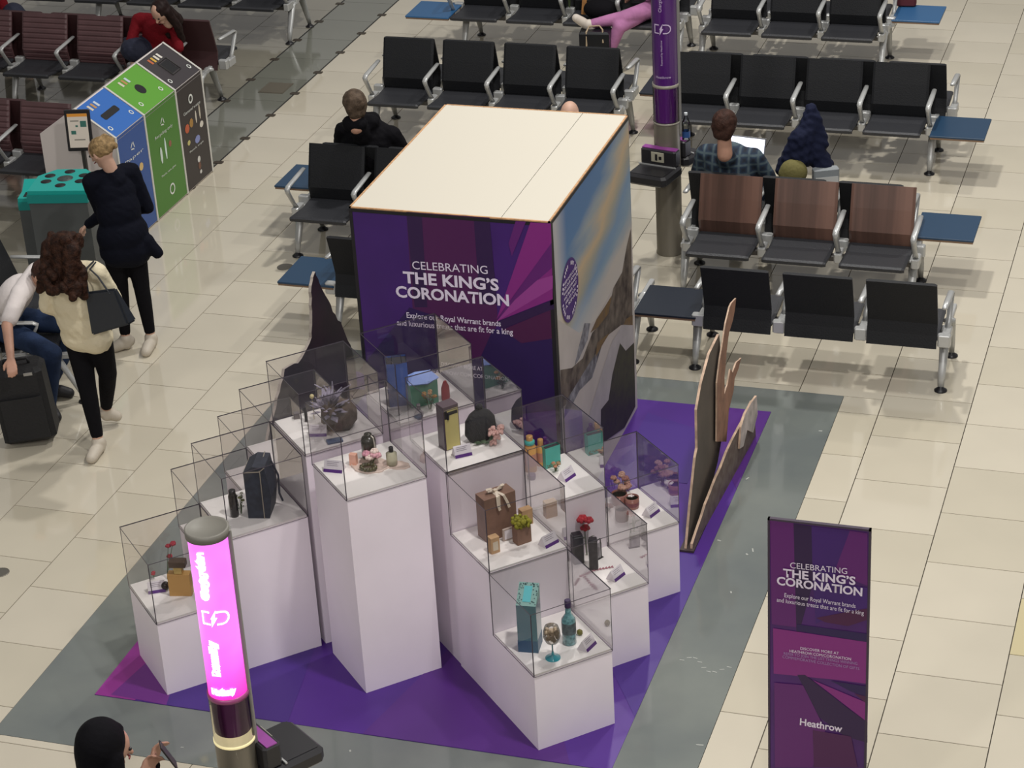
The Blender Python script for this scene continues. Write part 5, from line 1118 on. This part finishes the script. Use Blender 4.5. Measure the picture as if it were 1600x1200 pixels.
BLH = mat('hair_blond', '8a7250', .6, noise=(40, .35), bump=(80, .6)); CUH = mat('hair_dark_brown', '261712', .6, noise=(30, .4, '3a241a'), bump=(80, .8)); BRH = mat('hair_brown', '3b2822', .6, noise=(30, .3), bump=(80, .5)); GRH = mat('hair_grey_brown', '52453a', .6, noise=(30, .3), bump=(80, .5)); DBH = mat('hair_black_brown', '221716', .5, noise=(30, .3))
def stand(o, deg, H_=1.7, stride=0., lean=0., lift=0.):
    """upright joints; o on the floor between the feet, local +y forward"""
    k = H_ / 1.72; T = RZ(o, deg); W = lambda x, y, z: tuple(T @ Vector((x * k, y * k, z * k)))
    J = dict(pelvis=W(0, 0, .95), chest=W(0, lean * .5 - .01, 1.24), neck=W(0, lean - .01, 1.44), head=W(0, lean * 1.3 + .02, 1.59), lsh=W(-.165, lean * .9, 1.385), rsh=W(.165, lean * .9, 1.385),
             lel=W(-.22, -.03 + lean * .6, 1.10), rel=W(.22, -.03 + lean * .6, 1.10), lwr=W(-.22, .08, .88), rwr=W(.22, .08, .88), lhip=W(-.085, 0, .90), rhip=W(.085, 0, .90),
             lkn=W(-.09, .02 - stride * .25, .50), rkn=W(.09, .03 + stride * .55, .52), lan=W(-.09, -stride * .5, .085), ran=W(.09, stride * .35, .10 + lift), ltoe=W(-.10, .15 - stride * .5, .034), rtoe=W(.11, .14 + stride * .35, .04 + lift * .35),
             hf=tuple((T.to_3x3() @ Vector((0, 1, -.15)))))
    return J, W
def sitting(o, deg, lean=.0, sh=.44, H_=1.7):
    k = H_ / 1.72; T = RZ(o, deg); W = lambda x, y, z: tuple(T @ Vector((x * k, y * k, z)))
    z = sh + .11
    J = dict(pelvis=W(0, .02, z), chest=W(0, lean * .6 - .02, z + .29), neck=W(0, lean - .01, z + .48), head=W(0, lean * 1.25 + .02, z + .64), lsh=W(-.165, lean * .9, z + .43), rsh=W(.165, lean * .9, z + .43),
             lel=W(-.24, lean * .6 + .02, z + .17), rel=W(.24, lean * .6 + .02, z + .17), lwr=W(-.12, .26, z + .10), rwr=W(.12, .26, z + .10), lhip=W(-.085, .06, z - .02), rhip=W(.085, .06, z - .02),
             lkn=W(-.11, .46, z - .02), rkn=W(.11, .46, z - .02), lan=W(-.12, .48, .085), ran=W(.12, .48, .085), ltoe=W(-.13, .63, .034), rtoe=W(.13, .63, .034), hf=tuple((T.to_3x3() @ Vector((0, 1, -.2)))))
    return J, W
# navy woman at the bins
J, W = stand((-7.72, 13.72, 0), 52, 1.72, 0, .05)
J['lan'] = (-7.80, 13.70, .085); J['ran'] = (-7.62, 13.76, .085); J['ltoe'] = (-7.87, 13.64, .034); J['rtoe'] = (-7.60, 13.62, .034); J['lkn'] = (-7.80, 13.73, .50); J['rkn'] = (-7.65, 13.78, .50)
J['lhip'] = W(-.085, 0, .90); hd = px(158, 238, 1.585); J['head'] = tuple(hd); J['hf'] = (-1, .15, -.55); J['neck'] = (hd.x + .06, hd.y + .02, 1.43)
J['lel'] = tuple(px(160, 335, 1.08)); J['rel'] = W(.24, .02, 1.08); J['lwr'] = W(-.14, .25, .98); J['rwr'] = W(.08, .27, 1.02)
nk = Vector(J['neck']); hem = [('c', nk + Vector((.02, 0, -.06)), .075, nk + Vector((-.01, 0, .0)), .062, 0), ('e', W(0, -.01, 1.12), (.17, .125, .2), Matrix.Rotation(math.radians(52), 3, 'Z'), 0), ('e', W(0, -.02, .95), (.20, .15, .17), Matrix.Rotation(math.radians(52), 3, 'Z'), 0), ('c', W(-.05, -.02, .84), .14, W(.06, -.02, .82), .15, 0), ('c', W(.14, -.10, .88), .06, W(.20, -.14, .78), .045, 0)]
person('woman in a navy tunic and black leggings standing at the cup bin, blond hair up', J, SKP, NVY, BKC, SHG, BLH, bun_hair, hems=hem, slim=.95, tnoise=.003)
# cream woman walking
J, W = stand((-7.27, 12.28, 0), 4, 1.74, .0, .0)
J['lan'] = (-7.29, 12.15, .085); J['ltoe'] = (-7.28, 12.0, .034); J['lkn'] = (-7.31, 12.22, .50)
J['ltoe'] = tuple(px(143, 716, .034)); J['lan'] = (J['ltoe'][0] - .01, J['ltoe'][1] + .14, .085)
J['ran'] = tuple(px(166, 640, .13)); J['rtoe'] = tuple(px(182, 650, .07)); J['rkn'] = (-7.24, 12.40, .50); J['head'] = tuple(px(104, 388, 1.58)); J['hf'] = (.15, 1, -.3)
J['neck'] = (-7.25, 12.16, 1.43); J['chest'] = (-7.26, 12.2, 1.22); J['pelvis'] = (-7.27, 12.27, .95); J['lhip'] = (-7.36, 12.27, .9); J['rhip'] = (-7.19, 12.27, .9)
J['lsh'] = (-7.42, 12.19, 1.37); J['rsh'] = (-7.09, 12.21, 1.37); J['lel'] = tuple(px(72, 478, 1.10)); J['lwr'] = (-7.36, 12.35, .95); J['rel'] = tuple(px(180, 468, 1.12)); J['rwr'] = (-7.12, 12.40, 1.0)
hem = [('e', (-7.27, 12.22, 1.14), (.19, .135, .2), None, 0), ('e', (-7.27, 12.25, 1.02), (.20, .15, .22), None, 0), ('c', (-7.33, 12.25, .87), .12, (-7.2, 12.25, .86), .12, 0)]
cw = person('woman with dark curly hair in a cream jacket and black leggings walking by the suitcase', J, SKP, CRE, BKC, SHG, CUH, curly_hair, hems=hem, tnoise=.004)
def tote():
    t = thing('tote_bag', tuple(px(165, 490, 1.0)), 'dark navy tote bag hanging from the shoulder of the woman in the cream jacket', 'bag')
    LB = mat('bag_leather', '23272e', .5, bump=(30, .2)); a, b_, c, d = [px(*q_, 12.06, 1) for q_ in ((131, 458), (178, 452), (201, 508), (142, 525))]
    # a slightly slumped trapezoid hanging at her right side
    n = Vector((.25, .9, 0)).normalized() * .07; q = [a, b_, c, d]; c0 = sum(q, Vector()) / 4; q = [Vector(p) for p in q]
    b = MB(); vs = [tuple(p) for p in q] + [tuple(p + n * (.5 if i < 2 else 1.3)) for i, p in enumerate(q)]
    b.add(vs, [(0, 1, 2, 3)[::-1], (4, 5, 6, 7), (0, 1, 5, 4), (1, 2, 6, 5), (2, 3, 7, 6), (3, 0, 4, 7)]); me = b.mesh('bag_body', LB); bm = bmesh.new(); bm.from_mesh(me)
    bmesh.ops.recalc_face_normals(bm, faces=bm.faces); bmesh.ops.bevel(bm, geom=list(bm.edges), offset=.012, segments=2, affect='EDGES'); bm.to_mesh(me); bm.free(); link('bag_body', me, t)
    s = Vector((-7.10, 12.16, 1.43)); b = MB(); m = q[0].lerp(q[1], .15); m2 = q[0].lerp(q[1], .85)
    b.tube([m + Vector((0, 0, -.03)), m + Vector((.0, 0, .08)), s + Vector((-.02, -.03, .0)), s + Vector((0, .04, .02))], .006, 6); b.tube([m2 + Vector((0, 0, -.03)), m2.lerp(s, .6) + Vector((0, -.01, 0)), s + Vector((.01, -.04, .0)), s + Vector((.02, .03, .02))], .006, 6); b.build('straps', LB, t)
tote()
# man in white t-shirt
J, W = sitting((-8.36, 12.93, 0), -98, .25)
J['pelvis'] = (-8.36, 12.93, .55); J['chest'] = (-8.16, 12.86, .80); J['neck'] = (-7.99, 12.82, .95); J['head'] = (-7.86, 12.80, 1.01); J['hf'] = (.8, -.2, -.7)
J['rsh'] = tuple(px(30, 462, .93)); J['lsh'] = (-8.02, 12.99, .95); J['rel'] = tuple(px(11, 508, .80)); J['rwr'] = tuple(px(17, 562, .70)); J['lel'] = (-7.85, 13.05, .72); J['lwr'] = (-7.75, 12.9, .6)
J['lhip'] = (-8.30, 13.02, .53); J['rhip'] = (-8.28, 12.84, .53); J['rkn'] = tuple(px(83, 552, .50)); J['lkn'] = (-7.80, 13.03, .52); J['ran'] = tuple(px(78, 636, .09)); J['lan'] = tuple(px(78, 604, .09)); J['rtoe'] = tuple(px(88, 652, .036)); J['ltoe'] = tuple(px(108, 614, .036))
person('man in a white t-shirt and jeans bending from the bench to hold the black suitcase', J, SKIN, TEE, DNM, SHB, BRH, cap_hair, 'short', bare_ankle=False, root=(-8.0, 12.9, 0))
def suitcase():
    P = Vector((-7.80, 12.24, 0)); T = RZ(P, 22) @ Matrix.Rotation(math.radians(-4), 4, 'Y'); t = thing('suitcase', P, 'black soft suitcase with a carry handle beside the man in the white t-shirt', 'suitcase')
    M_ = mat('case_black', '101013', .7, bump=(60, .4)); b = MB(); pts = [(-.18, -.12), (.14, -.12), (.18, -.09), (.18, .09), (.14, .13), (-.14, .13), (-.18, .09)]
    b.prism(pts, .04, .60, 0, T, .03); b.build('case_body', M_, t)
    b = MB(); b.prism([(x * .8, -.121 - (.02 if y < 0 else 0)) if y < 0 else (x * .8, -.1) for x, y in pts], .08, .40, 0, T); b.build('front_pocket', M_, t)
    b = MB(); b.tube([(-.09, 0, .59), (-.08, 0, .64), (.08, 0, .64), (.09, 0, .59)], .012, 8, T=T); b.build('carry_handle', M_, t)
    b = MB(); b.box((.06, -.125, .56), (.12, -.118, .58), T=T); b.build('zip_pull', mat('zip_grey', '9a9894', .4, .4), t)
    for x in (-.14, .14):
        b = MB(); b.lathe([(.03, -.015), (.035, 0), (.03, .015)], 14, T=T @ Matrix.Translation((x, .09, .036)) @ Matrix.Rotation(math.pi / 2, 4, 'Y')); b.build('wheel', CAPB, t)
suitcase()
# woman in red
J, W = sitting((-9.76, 18.50, 0), 180, .06, H_=1.62)
J['head'] = tuple(px(251, 18, 1.10)); J['hf'] = (-.25, -1, -.85); hx = J['head']; J['neck'] = (hx[0] + .02, hx[1] + .09, .98); J['chest'] = (-9.68, 18.42, .80)
J['lsh'] = (-9.50, 18.40, .94); J['rsh'] = (-9.86, 18.40, .94); J['lwr'] = tuple(px(262, 62, .76)); J['rwr'] = tuple(px(232, 60, .76)); J['lel'] = (-9.42, 18.30, .72); J['rel'] = (-9.92, 18.28, .72)
J['rhip'] = (-9.83, 18.45, .53); J['lhip'] = (-9.67, 18.45, .53); J['rkn'] = tuple(px(212, 100, .55)); J['lkn'] = tuple(px(232, 106, .55)); J['ran'] = (J['rkn'][0], J['rkn'][1] - .02, .085); J['lan'] = (J['lkn'][0], J['lkn'][1] - .02, .085); J['rtoe'] = (J['ran'][0], J['ran'][1] - .15, .034); J['ltoe'] = (J['lan'][0], J['lan'][1] - .15, .034)
person('woman with long dark hair in a red jumper sitting and looking at her phone', J, SKP, RED, None, SHB, DBH, long_hair, slim=.9, tnoise=.002, palms={'l': Vector((0, .3, 1)), 'r': Vector((0, .3, 1))})
P = px(246, 55, .80); b = MB(); T = Matrix.Translation(P) @ Matrix.Rotation(math.radians(-35), 4, 'X'); b.box((-.037, -.005, -.07), (.037, .005, .07), T=T, bev=.004); tag(b.build('phone', mat('phone_pale', 'b5a9a4', .3)), 'pale phone held by the woman in the red jumper', 'phone')
blobo = blob('lap_bag', [('e', px(212, 78, .68), (.15, .12, .12), None, 0), ('e', px(228, 70, .70), (.10, .1, .1), None, 0), ('c', px(197, 62, .72), .03, px(203, 75, .7), .05, 0)], mat('coat_blue_black', '1b1f33', .8, bump=(30, .5)), None, .014, 3, noise=.005); tag(blobo, 'bundled dark blue coat on the lap of the woman in the red jumper', 'coat')
# man in the black jacket
J, W = sitting((-6.66, 16.12, 0), 0, .0, H_=1.78)
h = px(553, 163, 1.22); J['head'] = tuple(h); J['hf'] = (-.75, .65, -.1); J['neck'] = (h.x + .02, h.y - .03, 1.06); J['chest'] = (h.x + .03, 16.06, .78); J['lsh'] = (h.x - .19, 16.05, .92); J['rsh'] = (h.x + .24, 16.05, .91); J['lel'] = (h.x - .26, 16.12, .74); J['rel'] = (h.x + .30, 16.12, .74)
person('man in a padded black jacket sitting with his back to us, head turned left', J, SKIN, BKC, DNM, SHB, GRH, full_hair, slim=1.12, tnoise=.004, hems=[('e', (h.x + .03, 16.05, .8), (.24, .15, .25), None, 0), ('c', (h.x - .03, h.y - .02, h.z - .155), .072, (h.x + .03, h.y - .02, h.z - .155), .072, 0), ('c', (h.x - .06, 15.99, 1.03), .065, (h.x + .09, 15.99, 1.03), .065, 0), ('c', (h.x - .05, 16.08, 1.03), .05, (h.x + .08, 16.08, 1.03), .05, 0)])
# plaid man
def plaid():
    m = bpy.data.materials.new('cloth_plaid'); m.use_nodes = True; nt = m.node_tree; b = nt.nodes['Principled BSDF']; b.inputs['Roughness'].default_value = .85
    tc = nt.nodes.new('ShaderNodeTexCoord'); out = []
    for ax in ('X', 'Z'):
        w_ = nt.nodes.new('ShaderNodeTexWave'); w_.bands_direction = ax; w_.inputs['Scale'].default_value = 4.5; w_.inputs['Distortion'].default_value = .4
        nt.links.new(tc.outputs['Object'], w_.inputs['Vector']); out.append(w_)
    a = nt.nodes.new('ShaderNodeMath'); a.operation = 'MAXIMUM'; nt.links.new(out[0].outputs['Fac'], a.inputs[0]); nt.links.new(out[1].outputs['Fac'], a.inputs[1])
    cr = nt.nodes.new('ShaderNodeValToRGB'); e = cr.color_ramp.elements; e[0].color = lin('111724'); e[1].color = lin('46555c'); e[1].position = .98; k = e.new(.75); k.color = lin('1f3044')
    nt.links.new(a.outputs[0], cr.inputs[0]); nt.links.new(cr.outputs[0], b.inputs['Base Color']); return m
J, W = sitting((-3.66, 16.16, 0), 0, .0, H_=1.8)
h = px(1133, 196, 1.21); J['head'] = tuple(h); J['hf'] = (.15, 1, -.25); J['neck'] = (h.x, h.y - .02, 1.0); J['chest'] = (h.x, 16.1, .78); J['lsh'] = (h.x - .20, 16.08, .915); J['rsh'] = (h.x + .20, 16.08, .905); J['lel'] = (h.x - .27, 16.12, .72); J['rel'] = (h.x + .30, 16.14, .72); J['lwr'] = (h.x - .14, 16.42, .68); J['rwr'] = (h.x + .14, 16.42, .68)
person('man with brown hair in a dark blue plaid shirt seen from behind, using a laptop', J, SKIN, plaid(), DNM, SHB, BRH, full_hair, slim=1.08, tnoise=.003, hems=[('e', (h.x, 16.08, .8), (.21, .14, .22), None, 0)])
def laptop():
    c = px(1163, 232, .80); T = RZ((c.x, c.y, .66), -8); t = thing('laptop', (c.x, c.y, .66), 'open laptop with a glowing white screen on the lap of the man in plaid', 'laptop')
    b = MB(); b.box((-.16, -.21, 0), (.16, .0, .012), T=T, bev=.004); b.build('keyboard_base', mat('laptop_grey', '8b8d90', .3, .5), t)
    T2 = T @ Matrix.Translation((0, 0, .012)) @ Matrix.Rotation(math.radians(-18), 4, 'X'); b = MB(); b.box((-.16, 0, 0), (.16, .008, .215), T=T2, bev=.003); l = b.build('lid', MATS['laptop_grey'], t)
    b = MB(); b.add([(-.15, -.001, .012), (.15, -.001, .012), (.15, -.001, .205), (-.15, -.001, .205)], [(0, 1, 2, 3)], 0, T2); b.build('screen', mat('screen_white', 'e8ecff', .3, emit='eef0ff', es=1.5), l)
laptop()
# person in pink
J, W = sitting((-5.40, 20.72, 0), 90, .0, H_=1.66)
J['rkn'] = tuple(px(968, 42, .50)); J['ran'] = (-5.86, 20.10, .09); J['rtoe'] = (-5.98, 20.05, .034); J['rhip'] = (-5.46, 20.78, .53); J['lhip'] = (-5.46, 20.62, .53); J['lkn'] = tuple(px(975, 27, .57)); J['lan'] = tuple(px(921, 38, .52)); J['ltoe'] = tuple(px(900, 28, .60))
person('person in a pink tracksuit and white trainers with a leg stretched out at the top', J, SKIN, PNK, PNK, mat('shoe_white', 'c9bfb4', .6), BRH, cap_hair, bare_ankle=False, root=(-5.6, 20.6, 0))
# hooded person
J, W = stand((-4.565, 7.24, 0), -42, 1.59, 0, .03)
J['rwr'] = tuple(px(238, 1196, 1.12)); J['lwr'] = tuple(px(222, 1215, 1.12)); J['hf'] = (.75, .62, -.25); J['rhd'] = (.1, .5, .7); J['lhd'] = (.2, .5, .5)
hp = W(0, .0, 1.52)
t = person('person in a black hooded top looking at a phone at the bottom left', J, SKIN, BKC, BKC, SHB, None, None, hems=[('e', W(0, 0, 1.0), (.2, .15, .2), None, 0)], palms={'l': Vector((.5, .4, .6)), 'r': Vector((.5, .4, .6))})
f_, s_ = Vector(J['hf']).normalized(), Vector(J['hf']).normalized().cross(Vector((0, 0, 1))).normalized(); H0 = Vector(J['head']); M3 = Matrix((s_, f_, s_.cross(f_))).transposed()
blob('hood', [('e', H0 + Vector((0, 0, .035)) - f_ * .035, (.112, .115, .118), M3, 0), ('c', H0 - f_ * .07, .09, H0 - f_ * .06 - Vector((0, 0, .14)), .10, 0), ('c', H0 + s_ * .08 + f_ * .01, .04, H0 + s_ * .09 - f_ * .01 - Vector((0, 0, .12)), .05, 0), ('c', H0 - s_ * .08 + f_ * .01, .04, H0 - s_ * .09 - f_ * .01 - Vector((0, 0, .12)), .05, 0), ('c', H0 + Vector((0, 0, .10)) - f_ * .06, .05, H0 + Vector((0, 0, .10)) + f_ * .045, .035, 0)], BKC, t, .011, 3)
P = px(263, 1180, 1.20); b = MB(); T = frame(P, (.5, -.8, .0), (.75, .45, .45), (-.35, -.2, .9)); b.box((-.036, -.004, -.075), (.036, .004, .075), T=T, bev=.003); tag(b.build('phone', mat('phone_dark', '2a2325', .3)), 'dark phone held up by the hooded person', 'phone')
# bald person behind the box, seated figure top left
J, W = sitting((-5.02, 16.22, 0), 0, .0, H_=1.62); h = px(890, 180, 1.14); J['head'] = tuple(h)
person('person behind the big box of whom only the bald crown shows', J, SKP, TEE, DNM, SHB, None, None)
J, W = sitting((-11.86, 18.98, 0), 0, .02, H_=1.7)
person('person in a red top with the back to us at the top left corner', J, SKIN, RED, BKC, SHB, DBH, cap_hair, slim=1.1)
o = blob('backpack', [('e', (-11.52, 18.98, .62), (.15, .14, .22), None, 0), ('e', (-11.42, 18.98, .55), (.12, .12, .14), None, 0)], mat('coat_blue_black', '1b1f33', .8), None, .014, 3, noise=.006); tag(o, 'navy backpack next to the person in red at the top left corner', 'backpack')
# ------------------------------------------------------------------ belongings on the benches
c = (-3.22, 16.22)
JK = mat('jacket_navy', '1a1e33', .8, bump=(25, .6)); top_ = px(1266, 168, 1.12, 2)
def at_y(x, y, Y): return px(x, y, Y, 1)
pk = at_y(1268, 170, 16.28)
o = blob('padded_jacket', [('c', pk, .045, at_y(1262, 205, 16.25), .085, 0), ('c', at_y(1262, 205, 16.25), .085, at_y(1250, 240, 16.24), .12, 0), ('c', at_y(1262, 215, 16.25), .08, at_y(1288, 262, 16.28), .08, 0), ('c', at_y(1250, 215, 16.2), .08, at_y(1222, 265, 16.2), .055, 0), ('c', at_y(1275, 180, 16.28), .035, at_y(1286, 225, 16.28), .05, 0)], JK, None, .014, 2, noise=.012)
tag(o, 'dark blue padded jacket heaped on the bench beside the man in plaid', 'jacket')
o = blob('canvas_bag', [('e', at_y(1240, 268, 16.12), (.11, .07, .10), None, 0), ('e', at_y(1232, 272, 16.12), (.08, .06, .08), None, 0)], mat('canvas_olive', '6a6438', .85, bump=(50, .4)), None, .012, 3); tag(o, 'olive canvas bag below the dark blue jacket', 'bag')
p = at_y(1290, 270, 16.2); T = RZ((p.x, p.y, .44), 25); b = MB(); b.box((-.10, -.04, 0), (.10, .04, p.z - .40), 0, T, .01); b.box((-.09, -.045, .05), (.09, -.038, p.z - .46), 1, T)
t = thing('magazines', (p.x, p.y, .44), 'grey and white magazines standing beside the dark blue jacket', 'magazines'); b.build('magazine_pile', [mat('paper_grey', '82878a', .6), mat('paper_white', 'bdbdba', .6)], t)
# water bottle on the far tray
P = Vector((-4.085, 16.29, .937)); T = Matrix.Translation(P); t = thing('water_bottle', P, 'clear plastic water bottle with a blue label on the column tray', 'bottle')
PB = glassy('bottle_plastic', (.93, .96, .98), 1.0); b = MB(); b.lathe([(.03, 0), (.033, .01), (.033, .12), (.028, .15), (.013, .185), (.012, .2)], 18, T=T); b.build('bottle_body', PB, t)
b = MB(); b.lathe([(.0335, .02), (.0335, .07)], 18, T=T, cap=False); b.build('bottle_label', mat('label_blue', '2c4f86', .5), t); b = MB(); b.lathe([(.014, .2), (.014, .218)], 14, T=T); b.build('bottle_cap', mat('cap_white', 'c9cfd2', .4), t)
# tote on the floor by the pink tracksuit
p = at_y(930, 60, 20.05); T = RZ((p.x, 20.05, 0), 6); t = thing('black_tote', (p.x, 20.05, 0), 'black shiny tote bag with cream handles under the white trainers', 'bag')
ztop = at_y(930, 49, 20.0).z; b = MB(); b.prism([(-.14, -.09), (.15, -.09), (.16, .09), (-.15, .09)], 0.0, ztop, 0, T, .02); b.build('bag_body', mat('bag_patent', '121419', .3), t)
b = MB(); b.tube([(-.07, -.092, ztop - .14), (-.07, -.08, ztop), (-.05, -.03, ztop + .04), (.05, -.03, ztop + .05), (.085, -.06, ztop + .02), (.09, -.092, ztop - .1)], .008, 6, T=T); b.build('bag_handle', mat('handle_cream', 'a8957b', .6), t)
p = px(890, 12, .5); sprig(p, .22, 9, ['a08a3c', '8d7c48'], 'yellowish dried flowers on the bench left of the person in pink', spread=.05, head=.03, seed=51)
b = MB(); p = px(912, 22, .46); b.box((-.022, -.012, 0), (.022, .012, .42), T=RZ(p, 5) @ Matrix.Rotation(math.radians(6), 4, 'Y')); tag(b.build('wooden_stick', mat('stick_wood', 'a0703f', .6, noise=(20, .2))), 'light wooden stick leaning on the bench near the white trainers', 'stick')
o = blob('shoulder_bag', [('e', px(938, 14, .53), (.17, .12, .10), None, 0)], BKC, None, .014, 3); tag(o, 'black shoulder bag on the bench beside the outstretched leg', 'bag')
p = px(1412, 7, .45); t = thing('red_bag', p, 'dark red bag on the blue table at the top right', 'bag'); b = MB(); b.box((-.08, -.04, -.01), (.12, .08, .14), T=RZ(p, 5), bev=.02); b.build('bag_body', mat('bag_red', '5b2228', .6), t)
b = MB(); b.tube([(-.03, .0, .13), (.0, .0, .19), (.05, .0, .19), (.08, .0, .13)], .006, 6, T=RZ(p, 5)); b.build('bag_handle', mat('strap_red', '3f171b', .6), t)
